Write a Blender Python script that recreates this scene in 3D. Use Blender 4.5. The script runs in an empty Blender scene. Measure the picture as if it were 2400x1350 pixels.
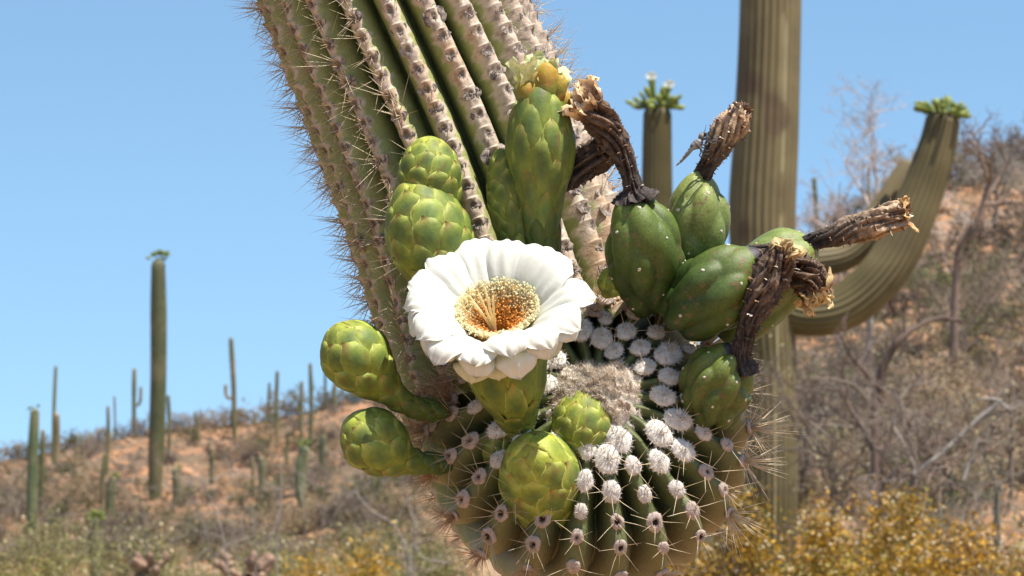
import bpy, math, random
import numpy as np
from mathutils import Matrix, Vector
rad = math.radians
rnd = random.Random(7)
C = bpy.context.scene.collection
scene = bpy.context.scene

# ------------------------------------------------------------ camera, sky, sun, exposure
PITCH = rad(3.7)
CAM = np.array([0.0, 0.0, 1.6])
FPX, D0, MM = 7200.0, 1.8, 0.00025
RT = np.array([1.0, 0, 0]); FW = np.array([0, math.cos(PITCH), math.sin(PITCH)]); UP = np.array([0, -math.sin(PITCH), math.cos(PITCH)])
cd = bpy.data.cameras.new('camera'); cam = bpy.data.objects.new('camera', cd); C.objects.link(cam)
cam.location = CAM; cam.rotation_euler = (rad(90) + PITCH, 0, 0)
cd.sensor_width = 36; cd.lens = 36 * FPX / 2400; cd.clip_start = 0.05; cd.clip_end = 6000
cd.dof.use_dof = True; cd.dof.focus_distance = D0 - 0.005; cd.dof.aperture_fstop = 38
scene.camera = cam
SUNV = Vector((0.31, -0.27, 0.90)).normalized()          # towards the sun
SUN_EL = math.asin(SUNV.z); SUN_AZ = math.atan2(SUNV.x, SUNV.y)
w = bpy.data.worlds.new('World'); scene.world = w; w.use_nodes = True
nt = w.node_tree; bg = nt.nodes['Background']
sky = nt.nodes.new('ShaderNodeTexSky'); sky.sky_type = 'NISHITA'; sky.sun_disc = False
sky.sun_elevation = SUN_EL; sky.sun_rotation = SUN_AZ; sky.altitude = 800
sky.air_density = 1.0; sky.dust_density = 0.1; sky.ozone_density = 0.6
tcw = nt.nodes.new('ShaderNodeTexCoord'); vad = nt.nodes.new('ShaderNodeVectorMath'); vad.operation = 'ADD'; vad.inputs[1].default_value = (0, 0, 0.19)
nt.links.new(tcw.outputs['Generated'], vad.inputs[0]); nt.links.new(vad.outputs[0], sky.inputs[0])
tint = nt.nodes.new('ShaderNodeVectorMath'); tint.operation = 'MULTIPLY'; tint.inputs[1].default_value = (0.92, 1.045, 1.0)
nt.links.new(sky.outputs[0], tint.inputs[0]); nt.links.new(tint.outputs[0], bg.inputs[0]); bg.inputs[1].default_value = 0.13
sl = bpy.data.lights.new('sun', 'SUN'); sl.energy = 5.0; sl.angle = rad(0.53); sl.color = (1.0, 0.955, 0.88)
so = bpy.data.objects.new('sun', sl); C.objects.link(so); so.rotation_euler = SUNV.to_track_quat('Z', 'Y').to_euler()
so.location = (3, -3, 8)
vs = scene.view_settings; vs.view_transform = 'Standard'; vs.look = 'None'; vs.gamma = 1; vs.use_curve_mapping = False
vs.exposure = 0.72
scene.cycles.max_bounces = 6; scene.cycles.use_denoising = True

# ------------------------------------------------------------ helpers
ORG = {}
def Q(px, py, z=0.0):
    """photo pixel + distance towards the viewer -> working units (0.25 mm) of the near scene"""
    k = (D0 - z * MM) / D0
    return np.array([1200 + (px - 1200) * k, -(675 + (py - 675) * k), z])
OW = CAM + D0 * FW
def W(A):
    A = np.asarray(A, float)
    return OW + MM * ((A[..., 0:1] - 1200) * RT + (A[..., 1:2] + 675) * UP - A[..., 2:3] * FW)
def Wd(d):
    d = np.asarray(d, float); return d[..., 0:1] * RT + d[..., 1:2] * UP - d[..., 2:3] * FW
def far(px, py, D):
    return CAM + D / FW[1] * (FW + (px - 1200) / FPX * RT + (675 - py) / FPX * UP)

def hash3(i, j, k, s):
    n = (i * 374761393 + j * 668265263 + k * 2147483647 // 7 + s * 974634777) & 0x7fffffff
    n = ((n ^ (n >> 13)) * 1274126177) & 0x7fffffff
    n = ((n ^ (n >> 15)) * 1103515245) & 0x7fffffff
    return ((n ^ (n >> 16)) & 0xffff) / 65535.0
def vnoise(P, sc=1.0, seed=0):
    P = np.asarray(P, float) * sc
    I = np.floor(P).astype(np.int64); F = P - I; F = F * F * (3 - 2 * F)
    r = 0
    for dx in (0, 1):
        for dy in (0, 1):
            for dz in (0, 1):
                wgt = (F[..., 0] if dx else 1 - F[..., 0]) * (F[..., 1] if dy else 1 - F[..., 1]) * (F[..., 2] if dz else 1 - F[..., 2])
                r = r + wgt * hash3(I[..., 0] + dx, I[..., 1] + dy, I[..., 2] + dz, seed)
    return r
def fbm(P, sc=1.0, seed=0, o=3):
    r = 0; a = 0.5; t = 0
    for k in range(o):
        r = r + a * vnoise(P, sc * 2 ** k, seed + k * 17); t += a; a *= 0.55
    return r / t
def sstep(a, b, x):
    t = np.clip((x - a) / (b - a), 0, 1); return t * t * (3 - 2 * t)
def mix(a, b, t):
    t = np.asarray(t)[..., None]; return np.asarray(a) * (1 - t) + np.asarray(b) * t
def nrm(v):
    v = np.asarray(v, float); return v / (np.linalg.norm(v, axis=-1, keepdims=True) + 1e-12)

def make_mesh(name, V, F, mat=None, col=None, smooth=True):
    V = np.asarray(V, float)
    me = bpy.data.meshes.new(name)
    Fs = [np.asarray(f) for f in (F if isinstance(F, list) else [F]) if len(f)]
    nl = sum(f.size for f in Fs); npoly = sum(len(f) for f in Fs)
    me.vertices.add(len(V)); me.loops.add(nl); me.polygons.add(npoly)
    me.vertices.foreach_set('co', V.astype(np.float32).ravel())
    me.loops.foreach_set('vertex_index', np.concatenate([f.ravel() for f in Fs]).astype(np.int32))
    cnt = np.concatenate([np.full(len(f), f.shape[1]) for f in Fs])
    st = np.concatenate([[0], np.cumsum(cnt)[:-1]])
    me.polygons.foreach_set('loop_start', st.astype(np.int32))
    me.polygons.foreach_set('use_smooth', np.full(npoly, smooth))
    if col is not None:
        ca = me.color_attributes.new('col', 'FLOAT_COLOR', 'POINT')
        c4 = np.ones((len(V), 4), np.float32); c4[:, :3] = col
        ca.data.foreach_set('color', c4.ravel())
    if mat: me.materials.append(mat)
    me.update(calc_edges=True)
    return me
def link(name, me, origin, parent=None, R=None, scale=1.0, kind=None):
    o = bpy.data.objects.new(name, me); C.objects.link(o)
    origin = np.asarray(origin, float); ORG[o.name] = origin
    po = np.zeros(3)
    if parent is not None:
        o.parent = parent; po = ORG[parent.name]
    M = np.eye(4)
    if R is not None: M[:3, :3] = np.asarray(R) * scale
    elif scale != 1.0: M[:3, :3] *= scale
    M[:3, 3] = origin - po
    o.matrix_local = Matrix(M.tolist())
    if kind: o['kind'] = kind
    return o
def part(name, Vw, F, mat, parent=None, col=None, origin=None, smooth=True, kind=None):
    """world-space vertices -> one object with its own origin"""
    Vw = np.asarray(Vw, float)
    if origin is None: origin = Vw.mean(0)
    return link(name, make_mesh(name, Vw - origin, F, mat, col, smooth), origin, parent, kind=kind)
def tag(o, label, cat=None, group=None, kind=None):
    if label: o['label'] = label
    if cat: o['category'] = cat
    if group: o['group'] = group
    if kind: o['kind'] = kind
    return o
def empty(name, loc):
    o = bpy.data.objects.new(name, None); C.objects.link(o); o.location = loc; o.empty_display_size = 0.05
    ORG[o.name] = np.asarray(loc, float); return o
def gridF(n, m, wrap=False, off=0):
    """n rows, m columns (wrap: columns closed)"""
    i = np.arange(n - 1)[:, None]; j = np.arange(m if wrap else m - 1)[None, :]
    a = i * m + j; b = i * m + (j + 1) % m
    return (np.stack([a, b, b + m, a + m], -1).reshape(-1, 4)) + off

class Curve:
    def __init__(s, pts, up=(0, 0, 1), n=240):
        P = np.array(pts, float); K = len(P)
        E = np.vstack([2 * P[0] - P[1], P, 2 * P[-1] - P[-2]])
        u = np.linspace(0, K - 1 - 1e-6, n * 3); i = u.astype(int); f = (u - i)[:, None]
        p0, p1, p2, p3 = E[i], E[i + 1], E[i + 2], E[i + 3]
        X = 0.5 * (2 * p1 + (p2 - p0) * f + (2 * p0 - 5 * p1 + 4 * p2 - p3) * f ** 2 + (3 * p1 - p0 - 3 * p2 + p3) * f ** 3)
        d = np.concatenate([[0], np.cumsum(np.linalg.norm(np.diff(X, axis=0), axis=1))])
        s.L = d[-1]; s.t = np.linspace(0, 1, n)
        s.P = np.stack([np.interp(s.t * s.L, d, X[:, k]) for k in range(3)], 1)
        T = nrm(np.gradient(s.P, axis=0)); N = np.zeros_like(T)
        up = np.array(up, float)
        nn = up - T[0] * up.dot(T[0])
        if np.linalg.norm(nn) < 1e-3: nn = np.array([0, 1, 0]) - T[0] * T[0][1]
        nn = nrm(nn)
        for k in range(n):
            nn = nrm(nn - T[k] * nn.dot(T[k])); N[k] = nn
        s.T, s.N, s.B = T, N, np.cross(T, N)
    def at(s, t):
        t = np.clip(t, 0, 1)
        f = lambda A: np.stack([np.interp(t, s.t, A[:, k]) for k in range(3)], -1)
        return f(s.P), nrm(f(s.N)), nrm(f(s.B)), nrm(f(s.T))
class Surf:
    """swept body with a radius table; v = distance along the meridian (0 base, M tip)"""
    def __init__(s, curve, rt, cap=0.85, pw=2.0):
        s.c = curve
        x = np.array([a for a, b in rt]); y = np.array([b for a, b in rt], float)
        u = np.linspace(0, 1, 400); t = 1 - (1 - u) ** 2
        tt = np.linspace(0, 1, 400); r = np.interp(tt, x, y)
        k = np.hanning(45); k /= k.sum(); r = np.convolve(np.pad(r, 22, mode='edge'), k, 'valid')
        r = np.interp(t, tt, r)
        q = np.clip((t - cap) / (1 - cap), 0, 1)
        r = r * (1 - q ** pw) ** (1 / pw)
        s.t, s.r = t, r
        s.m = np.concatenate([[0], np.cumsum(np.hypot(np.diff(t) * curve.L, np.diff(r)))])
        s.M = s.m[-1]; s.rmax = r.max()
        s.dr = np.gradient(r, s.m + np.arange(400) * 1e-9); s.dz = np.gradient(t * curve.L, s.m + np.arange(400) * 1e-9)
    def rad(s, m): return np.interp(m, s.m, s.r)
    def pt(s, m, phi, h=0.0):
        m = np.clip(m, 0, s.M)
        t = np.interp(m, s.m, s.t); r = np.interp(m, s.m, s.r)
        Cc, N, B, T = s.c.at(t)
        dr = np.interp(m, s.m, s.dr); dz = np.interp(m, s.m, s.dz)
        e = np.cos(phi)[..., None] * N + np.sin(phi)[..., None] * B
        n = nrm(e * np.maximum(dz, 0.02)[..., None] - T * dr[..., None])
        return Cc + e * r[..., None] + n * np.asarray(h)[..., None], n
    def pt2(s, m, phi0, x, h):
        """point at meridian m, sideways arc offset x from the meridian phi0; safe at the tip"""
        rho = s.M - m; r = np.maximum(s.rad(m), 1e-3)
        pa, na = s.pt(m, phi0 + x / np.maximum(r, 2), h)
        fac = np.where(rho > 1e-3, np.abs(rho) / np.maximum(s.rad(s.M - np.abs(rho)), 1e-3), 1.0); fac = np.clip(fac, 0.6, 1.4)
        qx = rho; qy = x * fac
        rr = np.hypot(qx, qy); ph = phi0 + np.arctan2(qy, qx)
        pb, nb = s.pt(s.M - rr, ph, h)
        wt = 1 - sstep(0.55 * s.rmax, 1.15 * s.rmax, rho)
        return pa * (1 - wt[..., None]) + pb * wt[..., None]
    def grid(s, nv, nu, hf=None, m0=0.0):
        v = m0 + (s.M - m0) * (1 - (1 - np.linspace(0, 1, nv)) ** 1.15)
        ph = np.arange(nu) / nu * 2 * math.pi
        Mv, Ph = np.meshgrid(v, ph, indexing='ij')
        h = np.zeros_like(Mv) if hf is None else hf(Mv, Ph)
        P, n = s.pt(Mv, Ph, h)
        return P.reshape(-1, 3), gridF(nv, nu, True), Mv.ravel(), Ph.ravel(), n.reshape(-1, 3)

# ------------------------------------------------------------ materials
def mat_new(name):
    m = bpy.data.materials.new(name); m.use_nodes = True
    n = m.node_tree.nodes; return m, n, m.node_tree.links, n['Principled BSDF']
def mat_col(name, rough=0.5, nscale=60, namp=0.18, bump=0.0, bscale=400, spec=0.4, sss=0.0, rand=0.0, trans=0.0, coat=0.0):
    """colour comes from the mesh attribute, broken up by fine noise"""
    m, n, l, b = mat_new(name)
    at = n.new('ShaderNodeAttribute'); at.attribute_name = 'col'
    tc = n.new('ShaderNodeTexCoord')
    no = n.new('ShaderNodeTexNoise'); no.inputs['Scale'].default_value = nscale; no.inputs['Detail'].default_value = 5
    l.new(tc.outputs['Object'], no.inputs['Vector'])
    mr = n.new('ShaderNodeMapRange'); mr.inputs[1].default_value = 0.25; mr.inputs[2].default_value = 0.75
    mr.inputs[3].default_value = 1 - namp; mr.inputs[4].default_value = 1 + namp
    l.new(no.outputs[0], mr.inputs[0])
    mx = n.new('ShaderNodeVectorMath'); mx.operation = 'SCALE'; l.new(at.outputs['Color'], mx.inputs[0])
    if rand:
        oi = n.new('ShaderNodeObjectInfo'); r2 = n.new('ShaderNodeMapRange'); r2.inputs[3].default_value = 1 - rand; r2.inputs[4].default_value = 1 + rand
        l.new(oi.outputs['Random'], r2.inputs[0]); mu = n.new('ShaderNodeMath'); mu.operation = 'MULTIPLY'
        l.new(r2.outputs[0], mu.inputs[0]); l.new(mr.outputs[0], mu.inputs[1]); l.new(mu.outputs[0], mx.inputs['Scale'])
    else: l.new(mr.outputs[0], mx.inputs['Scale'])
    l.new(mx.outputs[0], b.inputs['Base Color'])
    b.inputs['Roughness'].default_value = rough; b.inputs['Specular IOR Level'].default_value = spec
    if sss:
        b.inputs['Subsurface Weight'].default_value = sss; b.inputs['Subsurface Scale'].default_value = 0.004
        b.inputs['Subsurface Radius'].default_value = (1, 0.8, 0.3)
    if bump:
        nb = n.new('ShaderNodeTexNoise'); nb.inputs['Scale'].default_value = bscale; nb.inputs['Detail'].default_value = 6
        l.new(tc.outputs['Object'], nb.inputs['Vector'])
        bp = n.new('ShaderNodeBump'); bp.inputs['Strength'].default_value = bump; bp.inputs['Distance'].default_value = 0.001
        l.new(nb.outputs[0], bp.inputs['Height']); l.new(bp.outputs[0], b.inputs['Normal'])
    if trans:
        tr = n.new('ShaderNodeBsdfTranslucent'); l.new(mx.outputs[0], tr.inputs[0])
        ms = n.new('ShaderNodeMixShader'); ms.inputs[0].default_value = trans
        out = n['Material Output']; l.new(b.outputs[0], ms.inputs[1]); l.new(tr.outputs[0], ms.inputs[2]); l.new(ms.outputs[0], out.inputs[0])
    return m
def mat_plain(name, c, rough=0.7, var=0.2, scale=5, bump=0, spec=0.3, rand=0.0):
    m, n, l, b = mat_new(name)
    tc = n.new('ShaderNodeTexCoord'); no = n.new('ShaderNodeTexNoise'); no.inputs['Scale'].default_value = scale; no.inputs['Detail'].default_value = 6
    l.new(tc.outputs['Object'], no.inputs['Vector'])
    cr = n.new('ShaderNodeValToRGB'); c = np.array(c)
    cr.color_ramp.elements[0].position = 0.3; cr.color_ramp.elements[1].position = 0.7
    cr.color_ramp.elements[0].color = (*(c * (1 - var)), 1); cr.color_ramp.elements[1].color = (*np.minimum(c * (1 + var), 1), 1)
    l.new(no.outputs[0], cr.inputs[0])
    if rand:
        oi = n.new('ShaderNodeObjectInfo'); r2 = n.new('ShaderNodeMapRange'); r2.inputs[3].default_value = 1 - rand; r2.inputs[4].default_value = 1 + rand
        l.new(oi.outputs['Random'], r2.inputs[0]); vm = n.new('ShaderNodeVectorMath'); vm.operation = 'SCALE'
        l.new(cr.outputs[0], vm.inputs[0]); l.new(r2.outputs[0], vm.inputs['Scale']); l.new(vm.outputs[0], b.inputs['Base Color'])
    else: l.new(cr.outputs[0], b.inputs['Base Color'])
    b.inputs['Roughness'].default_value = rough; b.inputs['Specular IOR Level'].default_value = spec
    if bump:
        bp = n.new('ShaderNodeBump'); bp.inputs['Strength'].default_value = bump; bp.inputs['Distance'].default_value = 0.01
        l.new(no.outputs[0], bp.inputs['Height']); l.new(bp.outputs[0], b.inputs['Normal'])
    return m
M_skin = mat_col('cactus_skin', rough=0.58, nscale=300, namp=0.13, bump=0.35, bscale=700, spec=0.4)
M_bud = mat_col('bud_skin', rough=0.58, nscale=260, namp=0.2, bump=0.2, bscale=900, spec=0.32, sss=0.0, rand=0.12)
M_fruit = mat_col('fruit_skin', rough=0.44, nscale=700, namp=0.30, bump=0.35, bscale=1600, spec=0.38)
M_petal = mat_col('petal', rough=0.45, nscale=120, namp=0.04, bump=0.15, bscale=500, spec=0.25, trans=0.38)
M_dry = mat_col('dried_skin', rough=0.75, nscale=500, namp=0.45, bump=0.8, bscale=1200, spec=0.25)
M_paper = mat_col('dried_petal', rough=0.6, nscale=400, namp=0.22, bump=0.3, bscale=800, trans=0.2)
M_wool = mat_col('wool', rough=0.95, nscale=900, namp=0.15, spec=0.05)
M_spine = mat_col('spine', rough=0.5, nscale=50, namp=0.1, spec=0.4)
M_scar = mat_col('areole_scar', rough=0.8, nscale=1500, namp=0.5, bump=0.6, bscale=2500, spec=0.25)
M_pollen = mat_col('stamen', rough=0.7, nscale=200, namp=0.08, trans=0.5)
M_fly = mat_col('fly', rough=0.5, nscale=3000, namp=0.5)

# ------------------------------------------------------------ the near saguaro: trunk off frame, drooping arm, upturned tip
NR = 22
cactus = empty('saguaro_cactus', W(Q(-900, 675, -520)) * np.array([1, 1, 0]))
tag(cactus, 'big near saguaro whose drooping ribbed arm bears a white flower, green buds and dried fruit', 'cactus')
armC = Curve([Q(-830, -700, -520), Q(-760, -1150, -520), Q(-330, -1500, -510), Q(230, -1420, -500), Q(585, -900, -490), Q(832, -220, -480), Q(1056, 330, -470),
              Q(1172, 640, -445), Q(1255, 870, -400), Q(1335, 1010, -300), Q(1376, 1025, -180), Q(1390, 960, -40), Q(1394, 925, 30)], up=(0, 0, 1), n=900)
L = armC.L
armS = Surf(armC, [(0, 250), (1 - 2300 / L, 300), (1 - 1500 / L, 322), (1 - 1000 / L, 335), (1 - 600 / L, 352), (1 - 420 / L, 365), (1 - 260 / L, 385), (1, 390)], cap=1 - 235 / L, pw=2.1)
AM = armS.M
qtab_r = np.linspace(0, AM, 2000); spc = np.interp(qtab_r, [0, 140, 420, 560, 750], [62, 72, 68, 58, 53])
qtab = np.concatenate([[0], np.cumsum(np.diff(qtab_r) / spc[:-1])])
def ribx(ph):
    f = ph * NR / (2 * math.pi); k = np.floor(f + 0.5).astype(int)
    return f - k, k % NR
koff = np.array([(k * 0.618) % 1.0 for k in range(NR)])
def arm_h(m, ph):
    rho = AM - m
    P3, _ = armS.pt(m, ph, np.zeros_like(m))
    ph = ph + 0.035 * np.sin(rho / 210.0 + 1.3) * sstep(500, 900, rho)
    x, k = ribx(ph)
    dep = 92 * sstep(30, 300, rho) * (0.9 + 0.2 * sstep(600, 1000, rho))
    h = -dep * np.abs(2 * x) ** 2.15
    q = np.interp(rho, qtab_r, qtab) + koff[k]
    f = q - np.floor(q + 0.5)
    old = sstep(480, 720, rho)
    cr = np.exp(-(x / 0.17) ** 2)
    irr = vnoise(P3, 1 / 26.0, 4) - 0.5
    h = h + cr * old * (10.0 * (((f + 0.62) % 1.0) ** 1.4) - 5 + 11 * irr - 8 * np.exp(-((f / 0.22) ** 2 + (x / 0.10) ** 2)))
    h = h + cr * (1 - old) * 7 * np.exp(-(f / 0.33) ** 2) * sstep(60, 160, rho)
    # horizontal creases on the inner flank of the bend and light ripple all over
    h = h + 2.5 * (fbm(P3, 1 / 60.0, 9) - 0.5) + (1 - cr) * 2.5 * np.sin(rho / 9.0 + 5 * irr) * old * sstep(0.1, 0.3, np.abs(x)) * 0.5
    return h
def arm_grid():
    v = np.concatenate([np.linspace(0, AM - 2150, 160)[:-1], np.linspace(AM - 2150, AM, 900)])
    nu = NR * 22; ph = np.arange(nu) / nu * 2 * math.pi
    Mv, Ph = np.meshgrid(v, ph, indexing='ij')
    h = arm_h(Mv, Ph); P, n = armS.pt(Mv, Ph, h)
    rho = AM - Mv; x, k = ribx(Ph + 0.035 * np.sin(rho / 210.0 + 1.3) * sstep(500, 900, rho)); q = np.interp(rho, qtab_r, qtab) + koff[k]; f = q - np.floor(q + 0.5)
    ax = np.abs(x); old = sstep(430, 680, rho)
    n1 = fbm(P, 1 / 34.0, 3, 4); n2 = fbm(P, 1 / 11.0, 5, 3); n3 = fbm(P, 1 / 130.0, 6, 3)
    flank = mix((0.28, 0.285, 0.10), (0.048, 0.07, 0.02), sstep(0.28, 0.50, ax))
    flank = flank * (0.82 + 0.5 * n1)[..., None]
    cork = mix((0.52, 0.405, 0.30), (0.25, 0.175, 0.135), sstep(0.50, 0.70, n2))
    cork = mix(cork, (0.48, 0.27, 0.12), 0.5 * sstep(0.58, 0.75, n3))
    # more cork on the sun side (right), little on the shaded left side
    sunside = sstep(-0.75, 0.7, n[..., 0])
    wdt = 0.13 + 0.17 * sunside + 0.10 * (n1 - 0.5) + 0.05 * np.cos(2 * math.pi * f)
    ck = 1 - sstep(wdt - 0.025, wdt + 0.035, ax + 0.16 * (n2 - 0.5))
    edge = np.exp(-((ax + 0.16 * (n2 - 0.5) - wdt) / 0.02) ** 2)
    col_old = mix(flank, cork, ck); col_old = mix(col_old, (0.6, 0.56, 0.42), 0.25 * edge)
    scab = np.exp(-((f / 0.24) ** 2 + (x / 0.095) ** 2)); scab = sstep(0.35, 0.6, scab + 0.55 * (n2 - 0.5))
    col_old = mix(col_old, (0.13, 0.10, 0.085), scab * 0.85)
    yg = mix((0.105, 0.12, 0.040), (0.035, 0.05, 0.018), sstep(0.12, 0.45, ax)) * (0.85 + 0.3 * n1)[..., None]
    # older lower flank of the tip turns tan
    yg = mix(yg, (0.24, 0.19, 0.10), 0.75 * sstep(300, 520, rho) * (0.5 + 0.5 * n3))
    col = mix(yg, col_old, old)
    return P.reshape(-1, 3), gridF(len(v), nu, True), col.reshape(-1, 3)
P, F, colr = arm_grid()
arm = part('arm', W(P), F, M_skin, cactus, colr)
# trunk, outside the picture on the left
trC = Curve([Q(-930, 675, -520) + (0, -6000, 0), Q(-930, 675, -520), Q(-930, -2800, -520)], n=300)
trC2 = W(np.array([Q(-930, 675, -520)]))[0]
zz = np.linspace(-0.3, 3.4, 120); phs = np.arange(24 * 12) / (24 * 12) * 2 * math.pi
Z2, Ph2 = np.meshgrid(zz, phs, indexing='ij')
rr = (0.17 * np.sqrt(np.clip(1 - np.clip((Z2 - 3.1) / 0.3, 0, 1) ** 2, 0, 1))) * (1 - 0.16 * np.abs(((Ph2 * 24 / (2 * math.pi) + 0.5) % 1) * 2 - 1) ** 2)
Vt = np.stack([trC2[0] + rr * np.cos(Ph2), trC2[1] + rr * np.sin(Ph2), Z2], -1).reshape(-1, 3)
xx = np.abs(((Ph2 * 24 / (2 * math.pi) + 0.5) % 1) * 2 - 1)
part('trunk', Vt, gridF(120, len(phs), True), M_skin, cactus, mix((0.36, 0.32, 0.2), (0.12, 0.15, 0.07), sstep(0.2, 0.9, xx).ravel()))

# --- areole pads and spines (shared meshes in working units)
def hairs(n, base, nrml, L0, L1, wdt, rs, tipdroop=0.0, jitter=0.5):
    """thin three-vertex hairs"""
    d = nrm(nrml + rs.normal(0, jitter, (n, 3)))
    sd = nrm(np.cross(d, rs.normal(0, 1, (n, 3))))
    ln = rs.uniform(L0, L1, (n, 1))
    a = base - sd * wdt; b = base + sd * wdt; c = base + d * ln
    V = np.stack([a, b, c], 1).reshape(-1, 3)
    return V, np.arange(3 * n).reshape(-1, 3)
def ellipsoid(nv, nu, ax):
    th = np.linspace(0.02, math.pi - 0.02, nv); ph = np.arange(nu) / nu * 2 * math.pi
    T, Pp = np.meshgrid(th, ph, indexing='ij')
    D = np.stack([np.sin(T) * np.cos(Pp), np.sin(T) * np.sin(Pp), np.cos(T)], -1)
    return D.reshape(-1, 3) * np.array(ax), D.reshape(-1, 3), gridF(nv, nu, True)
def wool_pad(r, seed, hole=0.0, tone=(0.52, 0.475, 0.42), nh=260, flat=0.46, hair=0.5):
    rs = np.random.RandomState(seed)
    V, D, F = ellipsoid(14, 18, (r, r * 1.28, r * flat))
    nz = fbm(V, 3.0 / r, seed, 3)
    V = V * (0.72 + 0.5 * nz + 0.16 * rs.rand(len(V)))[:, None]
    rr = np.hypot(D[:, 0], D[:, 1])
    col = np.tile(np.array(tone), (len(V), 1)) * (0.75 + 0.5 * nz)[:, None]
    if hole:
        q = (1 - sstep(hole * 0.7, hole, rr)) * (D[:, 2] > 0)
        V[:, 2] -= q * r * 0.3; V[:, :2] += q[:, None] * rs.normal(0, r * .05, (len(V), 2)); col = mix(col, (0.03, 0.02, 0.02), q)
    i = rs.randint(0, len(V), nh); i = i[D[i, 2] > -0.35]
    if hole: i = i[(rr[i] > hole) | (D[i, 2] < 0)]
    hv, hf = hairs(len(i), V[i] * 0.95, D[i], r * hair * 0.4, r * hair, r * 0.022, rs, jitter=0.55)
    hc = np.repeat(np.minimum(np.array(tone) * rs.uniform(0.85, 1.3, (len(i), 1)), 0.85), 3, axis=0)
    return make_mesh('wool_pad', np.vstack([V, hv]) * MM, [F, hf + len(V)], M_wool, np.vstack([col, hc]))
def scar_mesh(r, seed):
    rs = np.random.RandomState(seed)
    nu, nv = 16, 8; ph = np.arange(nu) / nu * 2 * math.pi; rr = np.linspace(0.02, 1.25, nv)
    Rr, Ph = np.meshgrid(rr, ph, indexing='ij')
    z = 0.34 * np.exp(-((Rr - 0.72) / 0.2) ** 2) + 0.22 * np.exp(-(Rr / 0.2) ** 2) - 0.22 * sstep(0.9, 1.25, Rr)
    V = np.stack([Rr * np.cos(Ph) * rs.uniform(.85, 1.25), Rr * np.sin(Ph) * rs.uniform(.7, 1.05), z * rs.uniform(.25, .6)], -1).reshape(-1, 3) * r
    nz = fbm(V, 3.2 / r, seed, 3); V += rs.normal(0, r * 0.055, V.shape); V[:, 2] += (nz - 0.5) * r * 0.7
    V[:, :2] *= (1 + 0.6 * (fbm(V, 1.6 / r, seed + 3, 2) - 0.5))[:, None]
    R1 = Rr.ravel(); col = mix((0.15, 0.115, 0.095), (0.42, 0.34, 0.28), sstep(0.45, 0.62, nz))
    col = mix(col, (0.42, 0.38, 0.33), np.exp(-(R1 / 0.22) ** 2)); col = mix(col, (0.035, 0.03, 0.03), 0.8 * np.exp(-((R1 - 0.42) / 0.13) ** 2))
    return make_mesh('scar', V * MM, gridF(nv, nu, True), M_scar, col)
def spines_mesh(n, l0, l1, seed, spread=(20, 70), bias=(0, 0, 0), c0=(0.50, 0.36, 0.20), c1=(0.78, 0.66, 0.45), w0=1.25, redtip=0.0, bend=0.12):
    rs = np.random.RandomState(seed); Vs, Fs, Cs = [], [], []
    for i in range(n):
        a = rs.uniform(0, 2 * math.pi) if n > 9 else (i + rs.uniform(-.3, .3)) / n * 2 * math.pi
        b = rad(rs.uniform(*spread)); d = np.array([math.cos(a) * math.sin(b), math.sin(a) * math.sin(b), math.cos(b)])
        d = nrm(d + np.array(bias)); ln = rs.uniform(l0, l1)
        s = nrm(np.cross(d, rs.normal(0, 1, 3))); u = np.cross(d, s)
        base = np.array([d[0] * 4, d[1] * 4, 0]) + rs.normal(0, 2.0, 3) * (1, 1, 0)
        bd = u * ln * rs.uniform(-bend, bend)
        k = len(Vs)
        for t, ww in ((0, 1), (0.45, 0.8), (1, 0.12)):
            for q in range(3):
                an = q * 2.094; Vs.append(base + d * ln * t + bd * t * t + (s * math.cos(an) + u * math.sin(an)) * w0 * ww)
                c = np.array(c0) * (1 - t) + np.array(c1) * t
                if redtip and t == 1: c = c * (1 - redtip) + np.array((0.25, 0.09, 0.05)) * redtip
                Cs.append(c)
        for r_ in range(2):
            for q in range(3):
                Fs.append([k + r_ * 3 + q, k + r_ * 3 + (q + 1) % 3, k + (r_ + 1) * 3 + (q + 1) % 3, k + (r_ + 1) * 3 + q])
    return make_mesh('spines', np.array(Vs) * MM, np.array(Fs), M_spine, np.array(Cs))
CRUST = [scar_mesh(22, 70 + i) for i in range(4)]
PAD_A = [wool_pad(23.5, 10 + i, nh=900, tone=(0.62, 0.575, 0.515)) for i in range(5)]
PAD_B = [wool_pad(18, 20 + i, nh=600, tone=(0.54, 0.485, 0.43), hair=0.42) for i in range(4)]
PAD_C = [wool_pad(16, 30 + i, nh=420, tone=(0.42, 0.335, 0.285), hole=(0.0, 0.3, 0.55, 0.4, 0)[i], hair=0.36) for i in range(5)]
PAD_D = [wool_pad(15, 40 + i, nh=240, tone=(0.32, 0.24, 0.2), hair=0.34, hole=(0, 0.4, 0)[i]) for i in range(3)]
SCAR = [scar_mesh(12.5 + 4 * (i % 3) / 2, 50 + i) for i in range(14)]
SP_A = [spines_mesh(5, 30, 62, 60 + i, (15, 60), (0, 0.2, 0)) for i in range(4)]
SP_B = [spines_mesh(6, 45, 90, 70 + i, (35, 78), (0, -0.25, 0), w0=.95) for i in range(5)]
SP_C = [spines_mesh(40, 45, 108, 80 + i, (8, 75), (0, -0.35, 0), w0=1.1, redtip=0.15, c1=(.88, .78, .6)) for i in range(5)]
SP_L = [spines_mesh(11, 40, 98, 90 + i, (10, 80), (0, 0, 0), w0=1.05, c0=(0.36, 0.24, 0.13), redtip=0.2) for i in range(6)]
SP_F = [spines_mesh(46, 35, 98, 95 + i, (5, 80), (0, -.2, 0), w0=.8, c0=(.36, .20, .10), c1=(.55, .34, .2)) for i in range(4)]
SP_R = [spines_mesh(4, 12, 30, 100 + i, (10, 70), (0, 0, 0), w0=1.0, c1=(0.6, 0.5, 0.4)) for i in range(4)]
cand = []
qmax = np.interp(2200, qtab_r, qtab)
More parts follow.
